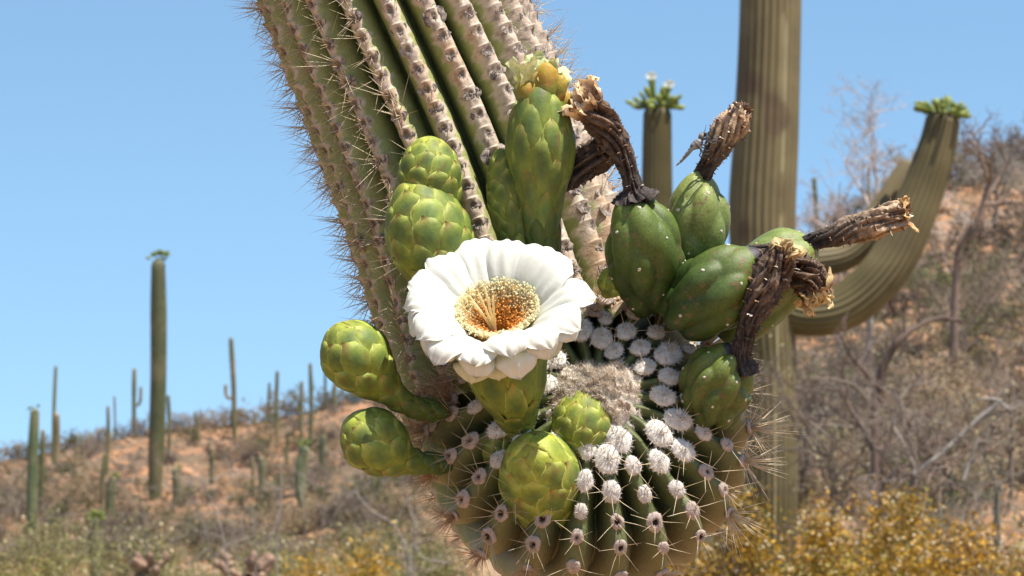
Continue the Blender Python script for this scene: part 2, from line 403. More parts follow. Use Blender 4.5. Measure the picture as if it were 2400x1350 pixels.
for k in range(NR):
    for j in range(1, int(qmax) + 1):
        q = j - koff[k]; rho = float(np.interp(q, qtab, qtab_r))
        if rho < 112 or rho > 2150 or (rho < 150 and k % 2): continue
        ph = 2 * math.pi * k / NR
        ph = ph - 0.035 * math.sin(rho / 210.0 + 1.3) * float(sstep(500, 900, rho))
        m = np.array([AM - rho]); pa = np.array([ph])
        h = arm_h(m, pa); p, nn = armS.pt(m, pa, h)
        p2, _ = armS.pt(m + 20, pa, h)
        y = nrm(p2[0] - p[0]); z = nn[0]; y = nrm(y - z * y.dot(z)); x = np.cross(y, z)
        wp = W(p)[0]; v = nrm(CAM - wp); vis = Wd(z[None])[0].dot(v)
        dd = (wp - CAM) @ FW; sx = 1200 + FPX * ((wp - CAM) @ RT) / dd; sy = 675 - FPX * ((wp - CAM) @ UP) / dd
        cand.append((vis, rho, k, p[0], x, y, z, sx, sy))
ok = [c for c in cand if c[0] > -0.22 and -60 < c[8] < 1420 and -80 < c[7] < 2000]
ok.sort(key=lambda c: -(c[0] + 0.35 * (c[1] < 520)))
rest = [c for c in cand if c[0] <= -0.22 or not (-60 < c[8] < 1420)] + ok[298:]
ok = ok[:298]
print('areoles', len(ok), 'rest', len(rest))
SPC = {}
for (vis, rho, k, p, x, y, z, sx, sy) in ok:
    jx, jy = rnd.uniform(-3, 3), rnd.uniform(-3, 3); left = float(Wd(z[None])[0][0])
    ang = rnd.uniform(-0.25, 0.25); x2 = x * math.cos(ang) + y * math.sin(ang); y2 = y * math.cos(ang) - x * math.sin(ang)
    R = np.stack([Wd(x2[None])[0], Wd(y2[None])[0], Wd(z[None])[0]], 1)
    wp = W((p + x * jx + y * jy)[None])[0]; s = rnd.uniform(0.8, 1.2)
    if rho > 600: jx *= 2
    if rho < 190: me, sm = rnd.choice(PAD_A), rnd.choice(SP_A)
    elif rho < 290: me, sm = rnd.choice(PAD_A[:2] + PAD_B), rnd.choice(SP_A + SP_B)
    elif rho < 540: me, sm = rnd.choice(PAD_C), rnd.choice(SP_B if vis > 0.45 else SP_C)
    elif rho < 700: me, sm = rnd.choice(PAD_D), rnd.choice(SP_L)
    else: me, sm = (rnd.choice(SCAR) if rnd.random() > .12 else rnd.choice(CRUST)), (rnd.choice(SP_L) if left < -0.32 + 0.2 * rnd.random() else (rnd.choice(SP_R) if rnd.random() < 0.6 else None))
    if 290 < rho < 440 and left < -0.2: sm = rnd.choice(SP_L)
    if 440 <= rho < 760 and left < -0.1 and p[1] < -900: sm = rnd.choice(SP_F)
    ao = link('areole', me, wp, arm, R, s)
    if sm is not None:
        so_ = bpy.data.objects.new('spine_cluster', sm); C.objects.link(so_); so_.parent = ao
        so_.matrix_local = Matrix.Rotation(rnd.uniform(-0.5, 0.5), 4, 'Z') @ Matrix.Scale(rnd.uniform(0.85, 1.15), 4)
def joined(name, items, parent):
    Vs, Fs, Cs, off = [], [], [], 0
    for me, p, R in items:
        n = len(me.vertices); co = np.empty(n * 3, np.float32); me.vertices.foreach_get('co', co); co = co.reshape(-1, 3)
        c = np.empty(n * 4, np.float32); me.color_attributes['col'].data.foreach_get('color', c)
        Vs.append(co @ R.T + p); Cs.append(c.reshape(-1, 4)[:, :3])
        for f in me.polygons: Fs.append([i + off for i in f.vertices])
        off += n
    q = np.array([f for f in Fs if len(f) == 4]); t = np.array([f for f in Fs if len(f) == 3])
    return part(name, np.vstack(Vs), [q, t], M_spine, parent, np.vstack(Cs), kind='stuff')
it = [(rnd.choice(SP_L), W(p[None])[0], np.stack([Wd(x[None])[0], Wd(y[None])[0], Wd(z[None])[0]], 1)) for (vis, rho, k, p, x, y, z, sx, sy) in rest if rnd.random() < 0.9]
joined('spine_rows', it, arm)

# --- woolly apex
rs = np.random.RandomState(5)
ap, apn = armS.pt(np.array([AM]), np.array([0.0]), np.array([0.0])); ap = ap[0]; apn = armC.T[-1]
ex = nrm(np.cross((0, 1, 0), apn)); ey = np.cross(apn, ex)
th = np.linspace(0, 1, 60)[:, None]; ph = (np.arange(120) / 120 * 2 * math.pi)[None, :]
rr = 112 * th + 0 * ph
U_, V_ = rr * np.cos(ph + 0 * th), rr * np.sin(ph + 0 * th)
base = 30 * np.sqrt(np.clip(1 - (th + 0 * ph) ** 2.4, 0, 1)) - 44 * (th ** 2) + 4
pp = np.stack([U_, V_, 0 * U_], -1)
cel = vnoise(pp, 1 / 17.0, 3); bumps = 26 * (np.abs(cel - .5) ** .7 * -1.4 + .55) + 9 * (fbm(pp, 1 / 7.0, 8) - 0.5)
rim = 1 + 0.22 * (vnoise(np.stack([np.cos(ph + 0 * th) * 3, np.sin(ph + 0 * th) * 3, 0 * U_], -1), 1.0, 5) - 0.5) * 2
P = ap + (U_ * rim)[..., None] * ex + (V_ * rim)[..., None] * ey * 1.06 + (base + bumps)[..., None] * apn
P = P.reshape(-1, 3); cc = mix((0.62, 0.54, 0.45), (0.40, 0.29, 0.20), sstep(0.35, 0.75, 1 - cel.ravel()))
i = rs.randint(0, len(P), 14000)
hv, hf = hairs(14000, P[i], np.tile(apn, (14000, 1)) + 0.5 * nrm(P[i] - ap), 6, 17, 0.6, rs, jitter=0.8)
hc = np.repeat(mix((0.72, 0.66, 0.57), (0.55, 0.34, 0.17), (rs.rand(14000) < 0.22) * 0.8 * (cel.ravel()[i] < .55)), 3, axis=0) * np.repeat(rs.uniform(.8, 1.1, (14000, 1)), 3, axis=0)
o = part('woolly_apex', W(np.vstack([P, hv])), [gridF(60, 120, True), hf + len(P)], M_wool, arm, np.vstack([cc, hc])); o['label'] = 'pale felted wool at the middle of the arm tip'

# ------------------------------------------------------------ buds with overlapping scales
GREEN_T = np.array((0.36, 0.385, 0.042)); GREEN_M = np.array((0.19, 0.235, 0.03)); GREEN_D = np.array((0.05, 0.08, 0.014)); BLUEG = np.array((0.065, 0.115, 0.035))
def scale_mesh(S, m_c, phi, ln, wd, H, plump, vfrac, rs, tone=1.0, reflex=0.0):
    nb, na = 10, 9
    b = np.linspace(0, 1, nb)[:, None]; a = np.linspace(-1, 1, na)[None, :]
    bb = b + 0 * a; aa = a + 0 * b
    wob = 1 + 0.07 * np.sin(bb * 5 + rs.uniform(0, 6)) * np.sign(aa)
    tipr = np.clip((bb - 0.46) / 0.54, 0, 1)
    hw = 0.5 * wd * np.where(bb < 0.46, 0.8 + 0.2 * np.sin(bb / 0.46 * math.pi / 2), np.sqrt(np.clip(1 - tipr ** 2.7, 0, 1)) * 0.97 + 0.03) * wob
    x = aa * hw
    y = (bb - 0.5) * ln * (1 - 0.10 * aa ** 2 * tipr)
    dome = np.clip(1 - np.abs(aa) ** 2.4, 0, 1) ** 0.75
    g = np.sin(np.clip(bb * 1.12, 0, 1) * math.pi / 2) ** 0.9
    endroll = 1 - 0.55 * np.clip((bb - 0.72) / 0.28, 0, 1) ** 2.2
    h = H * (0.20 * g + plump * 0.9 * dome * g * endroll) + reflex * wd * np.clip((bb - 0.5) / 0.5, 0, 1) ** 2 + 0.02 * wd * (bb - 0.2)
    h = h - 0.10 * wd * (1 - np.clip(bb / 0.25, 0, 1))
    m = m_c + y
    over = np.maximum(m - S.M * 0.999, 0); m = np.minimum(m, S.M * 0.999)
    P = S.pt2(m, phi, x, h)
    e = np.maximum(np.abs(aa), np.clip((bb - 0.1) / 0.9, 0, 1) ** 1.0)
    rim = sstep(0.80, 1.0, np.maximum(np.abs(aa) * sstep(0.2, 0.6, bb), bb ** 1.0 if True else bb))
    n = fbm(P, 1 / 13.0, rs.randint(999), 3)
    v2 = vfrac
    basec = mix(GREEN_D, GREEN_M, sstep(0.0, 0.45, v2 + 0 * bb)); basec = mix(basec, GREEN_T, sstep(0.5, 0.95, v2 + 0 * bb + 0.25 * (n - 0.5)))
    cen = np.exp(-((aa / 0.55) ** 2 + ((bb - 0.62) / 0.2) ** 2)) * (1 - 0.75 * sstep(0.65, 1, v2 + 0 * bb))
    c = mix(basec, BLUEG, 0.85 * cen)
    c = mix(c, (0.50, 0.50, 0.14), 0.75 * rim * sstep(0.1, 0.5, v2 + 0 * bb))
    if rs.rand() < 0.5: c = mix(c, (0.30, 0.11, 0.03), 0.8 * np.exp(-((aa / 0.45) ** 2 + ((bb - 1) / 0.10) ** 2)))
    c = c * (tone * rs.uniform(0.9, 1.1) * (0.74 + 0.5 * n))[..., None]
    c = mix(c, (0.16, 0.09, 0.03), 0.6 * sstep(0.74, 0.82, vnoise(P, 1 / 6.5, rs.randint(99))))
    # skirt closing the edge
    ring = [(nb - 1, j) for j in range(na)]
    V = P.reshape(-1, 3); F = gridF(nb, na)
    Psk = S.pt2(m, phi, x * 0.96, h - 0.13 * wd - H * 0.5)
    loop = [(i, 0) for i in range(nb)] + [(nb - 1, j) for j in range(1, na)] + [(i, na - 1) for i in range(nb - 2, -1, -1)]
    idx = np.array([i * na + j for i, j in loop]); k0 = len(V)
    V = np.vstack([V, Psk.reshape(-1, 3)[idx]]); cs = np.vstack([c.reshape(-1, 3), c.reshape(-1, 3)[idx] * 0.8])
    q = np.arange(len(idx) - 1); F2 = np.stack([idx[q], k0 + q, k0 + q + 1, idx[q + 1]], -1)
    return V, [F, F2], cs
def scaly(name, S, wtab, qtab_, Htab, ptab, seed, parent, label=None, v0=0.04, v1=1.0, cov=0.40, tone=1.0, vmap=(0, 0.93), phi0=0.0, tips=True):
    rs = np.random.RandomState(seed)
    g = lambda tab, v: float(np.interp(v, [a for a, _ in tab], [b for _, b in tab]))
    def bodyh(m, ph): return -4 + 0 * m
    Pb, Fb, mb, pb, nb_ = S.grid(36, 28, bodyh)
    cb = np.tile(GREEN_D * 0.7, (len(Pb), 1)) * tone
    body = part(name, W(Pb), Fb, M_bud, parent, cb)
    if label: body['label'] = label
    v = v0; i = 0; sc_ = []
    while v < v1 and i < 280:
        wd = g(wtab, v); ar = g(qtab_, v); r = max(float(S.rad(v * S.M)), wd * 0.33)
        sc_.append((v, phi0 + i * 2.39996 + rs.uniform(-.12, .12), wd * rs.uniform(0.95, 1.25), ar * rs.uniform(.95, 1.12)))
        v += wd * wd * ar * cov / (2 * math.pi * r) / S.M; i += 1
    for (v, ph, wd, ar) in sc_:
        vf = vmap[0] + (vmap[1] - vmap[0]) * v
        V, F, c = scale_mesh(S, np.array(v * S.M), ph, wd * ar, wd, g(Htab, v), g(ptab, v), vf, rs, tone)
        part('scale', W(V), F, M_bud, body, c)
    return body
def bud(label, base, mid, tip, rt, seed, wtip=62, wbase=30, **k):
    pts = [base] + ([mid] if mid is not None else []) + [tip]
    pts = [Q(*p) for p in pts]
    S = Surf(Curve(pts), rt, cap=k.pop('cap', 0.62), pw=k.pop('pw', 2.0))
    wt = k.pop('wtab', [(0, wbase), (0.35, (wbase + wtip) / 2), (0.6, wtip), (1, wtip * 1.05)])
    return scaly('flower_bud', S, wt, k.pop('qtab', [(0, 1.5), (0.3, 1.5), (0.6, 1.25), (1, 1.1)]), k.pop('Htab', [(0, 8), (0.45, 7), (0.75, 4.5), (1, 3)]),
                 k.pop('ptab', [(0, 1.3), (0.4, 1.1), (0.8, 0.6), (1, 0.35)]), seed, arm, label, **k)
bud('round bud seen just behind and above another, upper left of the flower', (1020, 600, -50), None, (1002, 322, -10), [(0, 22), (0.2, 34), (0.45, 62), (0.7, 72), (1, 68)], 1, cap=0.66)
bud('large plump bud with broad scales touching the upper left petals', (1096, 725, -40), (1024, 595, -10), (958, 422, 10), [(0, 30), (0.2, 52), (0.40, 86), (0.58, 97), (0.8, 90), (1, 80)], 2, wtip=86, wbase=46, cap=0.6)
bud('dark narrow bud half hidden behind the tall fading flower', (1235, 640, -60), None, (1170, 350, -20), [(0, 30), (0.3, 42), (0.6, 50), (1, 40)], 3, tone=0.75, wtip=40, wbase=30, qtab=[(0, 2.2), (1, 1.6)])
bud('club-shaped bud leaning out left beyond the arm edge, upper of the two', (1045, 968, -40), (935, 935, 0), (775, 772, 20),
    [(0, 19), (0.3, 18), (0.43, 26), (0.56, 50), (0.7, 74), (0.84, 78), (1, 70)], 4, wtip=72, wbase=27, cap=0.74, qtab=[(0, 1.35), (0.4, 1.4), (0.7, 1.45), (1, 1.1)], Htab=[(0, 6.5), (0.45, 8), (0.8, 6), (1, 4)], ptab=[(0, 1.6), (0.45, 1.5), (0.8, 0.7), (1, 0.4)])
bud('club-shaped bud leaning out left beyond the arm edge, lower of the two', (1055, 1088, -40), (945, 1075, 0), (812, 988, 40),
    [(0, 18), (0.26, 18), (0.40, 28), (0.56, 60), (0.78, 73), (1, 66)], 5, wtip=72, wbase=27, cap=0.7, qtab=[(0, 1.35), (0.4, 1.4), (0.7, 1.45), (1, 1.1)], Htab=[(0, 6.5), (0.45, 8), (0.8, 6), (1, 4)], ptab=[(0, 1.6), (0.45, 1.5), (0.8, 0.7), (1, 0.4)])
bud('largest round bud, lowest of all, with a shadow edge across its top', (1288, 1190, -70), None, (1248, 1046, 175), [(0, 74), (0.2, 94), (0.5, 99), (1, 90)], 6, wtip=100, wbase=80, cap=0.42, vmap=(0.3, 1.0), Htab=[(0, 5), (1, 3)], ptab=[(0, 0.8), (1, 0.4)], phi0=1.0)
bud('yellowish egg-shaped bud under the wool, right of the flower stalk', (1370, 1100, 0), None, (1362, 918, 60), [(0, 22), (0.16, 34), (0.35, 66), (0.6, 74), (1, 66)], 7, wtip=66, wbase=28, cap=0.58, vmap=(0.25, 1.0), qtab=[(0, 1.3), (0.4, 1.35), (1, 1.25)], Htab=[(0, 7), (0.5, 5), (1, 3)], ptab=[(0, 1.0), (1, 0.4)])
bud('small dark bud half hidden behind the flower stalk and the largest bud', (1185, 1085, -40), None, (1158, 1003, 10), [(0, 30), (0.4, 42), (1, 38)], 8, wtip=34, wbase=24, cap=0.5)
bud('tiny yellow bud between arm and the nearest fruit', (1445, 690, -60), None, (1422, 630, -50), [(0, 22), (0.5, 28), (1, 24)], 9, wtip=26, wbase=20, cap=0.4, vmap=(0.6, 1.1))
bud('thin young bud squeezed between tall fading flower and dark bud', (1215, 650, -20), None, (1218, 545, 0), [(0, 16), (0.5, 20), (1, 10)], 19, wtip=20, wbase=16, cap=0.5, tone=0.8)
# tall fading flower above: long scales, wilting petals at the mouth
S3 = Surf(Curve([Q(1283, 660, -60), Q(1268, 520, -15), Q(1268, 380, 20), Q(1262, 205, 35)]), [(0, 24), (0.2, 33), (0.42, 42), (0.6, 66), (0.72, 73), (0.84, 60), (0.93, 44), (1, 38)], cap=0.93, pw=2.6)
tall = scaly('fading_flower', S3, [(0, 34), (0.5, 50), (1, 62)], [(0, 2.4), (0.5, 3.0), (1, 2.4)], [(0, 9), (0.6, 10), (1, 13)], [(0, 1.2), (0.5, 1.1), (1, 1.3)], 31, arm,
             'tall closing flower on a long green scaly tube with yellowish wilted petals at its mouth', v1=0.88, cov=0.36, vmap=(0.0, 0.72), tone=0.85)
def strip_petal(path, wds, parent, name, mat, colf, curl=0.3, nseg=12, na=7, side=None, rs=None, crumple=0.0, seed=0, thick=0.0):
    cv = Curve(path, up=(0.1, 0.2, 1) if side is None else side, n=60)
    b = np.linspace(0, 1, nseg)[:, None]; a = np.linspace(-1, 1, na)[None, :]
    bb = b + 0 * a; aa = a + 0 * b
    Cc, N, B, T = cv.at(bb)
    wv = np.interp(bb, np.linspace(0, 1, len(wds)), wds)
    P = Cc + B * (aa * wv)[..., None] + N * (curl * wv * (aa ** 2))[..., None]
    if crumple:
        P = P + crumple * np.stack([vnoise(P, 1 / 9.0, seed + q) - 0.5 for q in range(3)], -1) * 2
    V = P.reshape(-1, 3)
    return part(name, W(V), gridF(nseg, na), mat, parent, colf(aa.ravel(), bb.ravel(), V))
def yel(aa, bb, V):
    c = mix((0.62, 0.58, 0.16), (0.72, 0.74, 0.38), bb); return mix(c, (0.45, 0.24, 0.03), 0.7 * (1 - sstep(0.0, 0.35, bb))) * (0.85 + 0.3 * vnoise(V, 1 / 9., 2))[:, None]
for i, (x0, y0, x1, y1, x2, y2, z, ww) in enumerate([(1232, 215, 1222, 175, 1196, 142, 90, 22), (1262, 200, 1250, 160, 1238, 128, 70, 26), (1268, 200, 1262, 160, 1262, 118, 60, 26),
        (1285, 205, 1290, 165, 1300, 138, 80, 24), (1300, 210, 1315, 180, 1325, 160, 60, 22), (1250, 205, 1240, 170, 1250, 140, 110, 22), (1285, 215, 1280, 180, 1288, 150, 100, 20), (1255, 205, 1275, 165, 1245, 135, 84, 24)]):
    z -= 42
    strip_petal([Q(x0, y0 + 15, z - 10), Q(x1, y1, z + 10), Q(x2, y2, z + rnd.uniform(-20, 30))], [ww * .6, ww, ww * .9, ww * .35], tall, 'petal', M_paper, yel, curl=rnd.uniform(-.5, .5), crumple=8, seed=i * 5)
def org(aa, bb, V):
    return mix(mix((0.13, 0.16, 0.03), (0.38, 0.25, 0.03), sstep(0.45, 0.85, bb)), (0.36, 0.11, 0.03), 0.75 * sstep(0.45, 0.9, fbm(V, 1 / 18., 4, 2)))
for (x0, y0, x1, y1, ww, z) in [(1278, 300, 1286, 148, 25, 112), (1243, 300, 1240, 188, 21, 112), (1305, 290, 1318, 176, 15, 96), (1312, 330, 1330, 215, 17, 80), (1262, 282, 1262, 170, 14, 84)]:
    z -= 42
    o_ = strip_petal([Q(x0, y0, z - 30), Q(x0 + (x1 - x0) * .3, y0 + (y1 - y0) * .4, z + 2), Q(x0 + (x1 - x0) * .75, y0 + (y1 - y0) * .8, z + 12), Q(x1, y1, z + 2), Q(x1 + 2, y1 + 6, z - 14)],
                [ww * .9, ww * .7, ww * .72, ww * 1.05, ww * 1.1, ww * .95, ww * .45], tall, 'sepal', M_bud, org, curl=-0.55, nseg=26, na=11, crumple=1.5, seed=int(x0))

# ------------------------------------------------------------ the white flower
FA = nrm(np.array([-0.10, 0.75, 0.65])); FX = nrm(np.cross((0, 1, 0), FA) * 1.0); FY = np.cross(FA, FX)     # flower axis points up and to the viewer
FC = Q(1166, 732, 178)
tubeP = [Q(1222, 1050, -30), Q(1214, 990, 30), Q(1195, 900, 100), FC - FA * 112]
ST = Surf(Curve(tubeP), [(0, 28), (0.2, 32), (0.45, 50), (0.7, 82), (1, 106)], cap=0.985, pw=3)
flower = scaly('flower', ST, [(0, 34), (0.4, 58), (1, 74)], [(0, 1.9), (0.5, 1.8), (1, 1.5)], [(0, 7), (1, 5)], [(0, 0.9), (0.5, 0.55), (1, 0.4)], 33, arm,
               'fully open white flower with a golden throat of stamens on a green scaly tube', v1=0.86, cov=0.5, vmap=(0.2, 0.50))
RF = 207.0
def petal(phi, prof, wmax, k, tiltn=0.0, green=0.0, nb=26, na=15):
    rs = np.random.RandomState(500 + k)
    b = np.linspace(0, 1, nb)[:, None]; a = np.linspace(-1, 1, na)[None, :]; bb = b + 0 * a; aa = a + 0 * b
    pr = np.array(prof, float)
    pr[2:, 0] *= rs.uniform(0.94, 1.06); pr[2:, 1] += rs.uniform(-0.07, 0.07); pr[-1] = pr[-2] + (pr[-1] - pr[-2]) * rs.uniform(.5, 1.3)
    cv = Curve(np.c_[pr, np.zeros(len(pr))] * RF, up=(0, 0, 1), n=80)
    c2, _, _, t2 = cv.at(bb)
    ro, ze = c2[..., 0], c2[..., 1]
    nr = np.stack([-t2[..., 1], t2[..., 0]], -1)               # normal in the radial plane (inner / upper side)
    hw = wmax * (0.34 + 0.66 * np.sin(np.clip(bb * 1.35, 0, 1) * math.pi / 2) ** 1.4) * np.sqrt(np.clip(1 - np.clip((bb - 0.70) / 0.30, 0, 1) ** 2.3, 0, 1))
    hw = hw * (1 + 0.07 * np.sin(bb * 17 + rs.uniform(0, 6)) * np.sign(aa) * (bb > .55)) + 0.5
    side = aa * hw
    # arched across: the middle stands proud, the edges fold down; ripples near the edge
    arch = -0.22 * hw * np.abs(aa) ** 2.2 * (0.35 + 0.65 * sstep(0.1, 0.6, bb)) + 0.05 * wmax * np.cos(aa * 3.2 * math.pi + rs.uniform(-1, 1)) * sstep(0.25, 0.6, bb) * (1 - .6 * sstep(.85, 1, bb))
    arch = arch + 0.10 * wmax * np.sin(bb * 9 + aa * 2.5 * rs.uniform(-1, 1) + rs.uniform(0, 6)) * sstep(0.55, 1, bb) * np.abs(aa)
    # pointed nick at the tip
    tipx = 9 * np.exp(-(aa / 0.10) ** 2) * sstep(0.93, 1, bb) * rs.uniform(0.2, 1.6)
    tw = rs.uniform(-0.12, 0.12)
    arch = arch + 0.35 * np.sin(aa * 26) * sstep(.2, .5, bb) + tw * side * sstep(0.2, 1, bb)
    ro2 = ro + nr[..., 0] * arch + t2[..., 0] * tipx; ze2 = ze + nr[..., 1] * arch + t2[..., 1] * tipx
    sk = side + rs.uniform(-.08, .08) * ro * sstep(0.3, 1, bb)
    e = math.cos(phi) * FX + math.sin(phi) * FY; s = -math.sin(phi) * FX + math.cos(phi) * FY
    P = FC + ro2[..., None] * e + sk[..., None] * s + ze2[..., None] * FA
    P = P.reshape(-1, 3); a1, b1 = aa.ravel(), bb.ravel()
    c = mix((0.80, 0.76, 0.50), (0.90, 0.88, 0.79), sstep(0.02, 0.30, b1))
    c = mix(c, (0.60, 0.66, 0.26), green * sstep(0.35, 0.8, b1)); c = c * (1 - .05 * np.abs(np.sin(a1 * 22)) * sstep(.15, .5, b1))[:, None]; c = mix(c, (0.55, 0.38, 0.16), (rs.rand() < .4) * .8 * sstep(.965, .995, b1))
    # thickness
    Pn = nr[..., 0].reshape(-1, 1) * e + nr[..., 1].reshape(-1, 1) * FA
    th = 1.3 * (1 - np.abs(a1) ** 6)[:, None] * (1 - b1 ** 12)[:, None] + 0.25
    V = np.vstack([P, P - Pn * th]); n = len(P); F = gridF(nb, na)
    cb = mix((0.74, 0.78, 0.46), (0.80, 0.80, 0.66), sstep(0.1, 0.75, b1)); cb = mix(cb, (0.52, 0.58, 0.2), green)
    loop = np.array([i * na for i in range(nb)] + [(nb - 1) * na + j for j in range(1, na)] + [i * na + na - 1 for i in range(nb - 2, -1, -1)])
    q = np.arange(len(loop) - 1); F3 = np.stack([loop[q], loop[q] + n, loop[q + 1] + n, loop[q + 1]], -1)
    o = part('petal', W(V), [F, F[:, ::-1] + n, F3], M_petal, flower, np.vstack([c, cb])); return o
inner = [(0.28, -0.42), (0.38, -0.12), (0.55, 0.12), (0.78, 0.28), (0.98, 0.27), (1.08, 0.13)]
outer = [(0.30, -0.50), (0.42, -0.24), (0.62, 0.0), (0.82, 0.10), (0.92, 0.03), (0.93, -0.12)]
low = [(0.32, -0.50), (0.44, -0.32), (0.58, -0.14), (0.72, -0.05), (0.82, -0.10), (0.83, -0.24)]
for k in range(14): petal(2 * math.pi * (k + 0.2 * rnd.uniform(-1, 1)) / 14 + 0.1, inner, 50 + rnd.uniform(-4, 4), k)
for k in range(15): petal(2 * math.pi * (k + 0.5 + 0.22 * rnd.uniform(-1, 1)) / 15 + 0.2, outer, 50 + rnd.uniform(-4, 4), 20 + k)
for k in range(10): petal(2 * math.pi * (k + 0.3 * rnd.uniform(-1, 1)) / 10, low, 50, 40 + k, green=0.35)
# throat cup and stamens
rs = np.random.RandomState(12)
b = np.linspace(0, 1, 24)[:, None]; ph = (np.arange(64) / 64 * 2 * math.pi)[None, :]
rr_ = np.interp(b, [0, .25, .6, 1], [0.02, 0.18, 0.33, 0.44]) * RF * (1 + 0.03 * np.sin(ph * 9)); zz_ = np.interp(b, [0, .25, .6, 1], [-0.40, -0.36, -0.15, 0.06]) * RF + 0 * ph
P = FC + (rr_ * np.cos(ph))[..., None] * FX + (rr_ * np.sin(ph))[..., None] * FY + zz_[..., None] * FA
part('throat', W(P.reshape(-1, 3)), gridF(24, 64, True), M_petal, flower, mix((0.95, 0.38, 0.05), (0.95, 0.72, 0.36), sstep(0.2, 0.95, np.repeat(b.ravel(), 64))))
Vs, Fs, Cs = [], [], []
octa = np.array([[1, 0, 0], [0, 1, 0], [-1, 0, 0], [0, -1, 0], [0, 0, 1.4], [0, 0, -1.4]], float); oF = np.array([[0, 1, 4], [1, 2, 4], [2, 3, 4], [3, 0, 4], [1, 0, 5], [2, 1, 5], [3, 2, 5], [0, 3, 5]])
for i in range(4200):
    u = rs.rand() ** 0.75; ph_ = rs.uniform(0, 2 * math.pi)
    r1 = (0.10 + 0.37 * u + rs.normal(0, .012)) * RF; z1 = (-0.27 + 0.36 * u ** 1.05 + rs.normal(0, .022)) * RF
    r0 = r1 * 0.86; z0 = z1 - 22
    e = math.cos(ph_) * FX + math.sin(ph_) * FY; s = -math.sin(ph_) * FX + math.cos(ph_) * FY
    p1 = FC + e * r1 + FA * z1; p0 = FC + e * r0 + FA * z0 - e * 2
    k0 = len(Vs); sz = rs.uniform(1.7, 2.9)
    d = rs.normal(0, 1, (3, 3)); qm, _ = np.linalg.qr(d)
    for v in octa: Vs.append(p1 + qm @ v * sz)
    ca = mix((0.97, 0.48, 0.10), (0.97, 0.86, 0.62), sstep(0.30, 0.85, np.array(u + rs.normal(0, .12)))) * rs.uniform(.9, 1.1)
    Cs += [ca] * 6; Fs += [list(f + k0) for f in oF]
    k0 = len(Vs); Vs += [p0 - s * 0.8, p0 + s * 0.8, p1]; Cs += [mix((0.7, 0.35, 0.05), (0.8, 0.66, 0.34), np.array(u))] * 3; Fs.append([k0, k0 + 1, k0 + 2])
o = part('stamens', W(np.array(Vs)), np.array(Fs), M_pollen, flower, np.minimum(np.array(Cs), .9), kind='stuff', smooth=False)
# pistil: style and spreading stigma lobes
for (dx, dy, up, ln) in [(-0.22, 0.10, .6, 1), (-0.12, 0.06, .75, 1), (-0.04, 0.02, .7, .95), (-0.28, -0.02, .5, 1), (-.16, .2, .6, 1), (-.34, .12, .4, .95)]:
    p0 = FC + FA * (-70) + FX * -12; p2 = FC + FX * dx * RF + FY * (dy + .05) * RF + FA * (0.28 * RF * up)
    c = Curve([p0, p0 * .5 + p2 * .5 + FA * 8, p2], n=30); S_ = Surf(c, [(0, 3.6), (.6, 2.7), (1, 2.4)], cap=.95)
    P_, F_, m_, _, _ = S_.grid(14, 8); part('stigma_lobe', W(P_), F_, M_pollen, flower, np.tile((0.88, 0.78, 0.48), (len(P_), 1)))

# ------------------------------------------------------------ fruits and dried flowers
TUFT = [wool_pad(3.4, 200 + i, nh=90, tone=(0.60, 0.52, 0.42), hair=1.3) for i in range(3)]
def fruit(label, base, tip, mid, rt, seed, tone=(0.036, 0.066, 0.011), top=(0.12, 0.16, 0.025), nl=20, lobew=60, amp=11, collar=True, cap=0.55, capb=0.25):
    rs = np.random.RandomState(seed)
    pts = [Q(*base)] + ([Q(*mid)] if mid else []) + [Q(*tip)]
    S = Surf(Curve(pts), rt, cap=cap, pw=2.1)
    lob = []; v = 0.08; i = 0
    while v < 0.95:
        lob.append((v, i * 2.39996 + seed)); v += lobew * lobew * 1.35 / (2 * math.pi * max(float(S.rad(v * S.M)), 30)) / S.M; i += 1
    def hf(m, ph):
        acc = np.zeros_like(m)
        for (v, p) in lob:
            dm = (m - v * S.M); dp = ((ph - p + math.pi) % (2 * math.pi) - math.pi) * S.rad(v * S.M)
            d2 = (np.where(dm > 0, dm / (lobew * 0.70), dm / (lobew * 1.35))) ** 2 + (dp / (lobew * 0.50)) ** 2
            acc = np.maximum(acc, np.exp(1.2 * (1 - d2))) if False else acc + np.exp(11.0 * (1 - np.minimum(d2, 2.2)))
        P0, _ = S.pt(m, ph, 0 * m)
        return 1.5 * amp * (np.clip(np.log(acc + 1e-4) / 11.0, -0.9, 1.0) - .5) + 3 * (fbm(P0, 1 / 40., seed, 2) - .5)
    P, F, m, p, n = S.grid(120, 120, hf)
    v = m / S.M; h = hf(m, p)
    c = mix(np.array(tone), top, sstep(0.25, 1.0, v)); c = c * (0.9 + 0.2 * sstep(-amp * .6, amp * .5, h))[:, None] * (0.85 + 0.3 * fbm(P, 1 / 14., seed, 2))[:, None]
    c = mix(c, (0.16, 0.085, 0.04), 0.75 * sstep(0.70, 0.78, vnoise(P, 1 / 9.0, seed + 7)) * (vnoise(P, 1 / 40., seed + 2) > .45))
    if collar:
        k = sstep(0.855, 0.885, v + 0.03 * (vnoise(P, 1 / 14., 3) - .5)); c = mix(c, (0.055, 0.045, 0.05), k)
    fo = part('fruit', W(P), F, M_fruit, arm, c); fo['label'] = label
    for (v, p_) in lob:
        if v < 0.12: continue
        a1 = np.array([min(v * S.M + lobew * 0.16, S.M)]); a2 = np.array([p_])
        q, nn = S.pt(a1, a2, hf(a1, a2)); z = nn[0]; x = nrm(np.cross((0.3, .2, 1), z)); y = np.cross(z, x)
        link('tuft', rnd.choice(TUFT), W(q)[0], fo, np.stack([Wd(x[None])[0], Wd(y[None])[0], Wd(z[None])[0]], 1), rnd.uniform(.7, 1.15))
    return fo, S
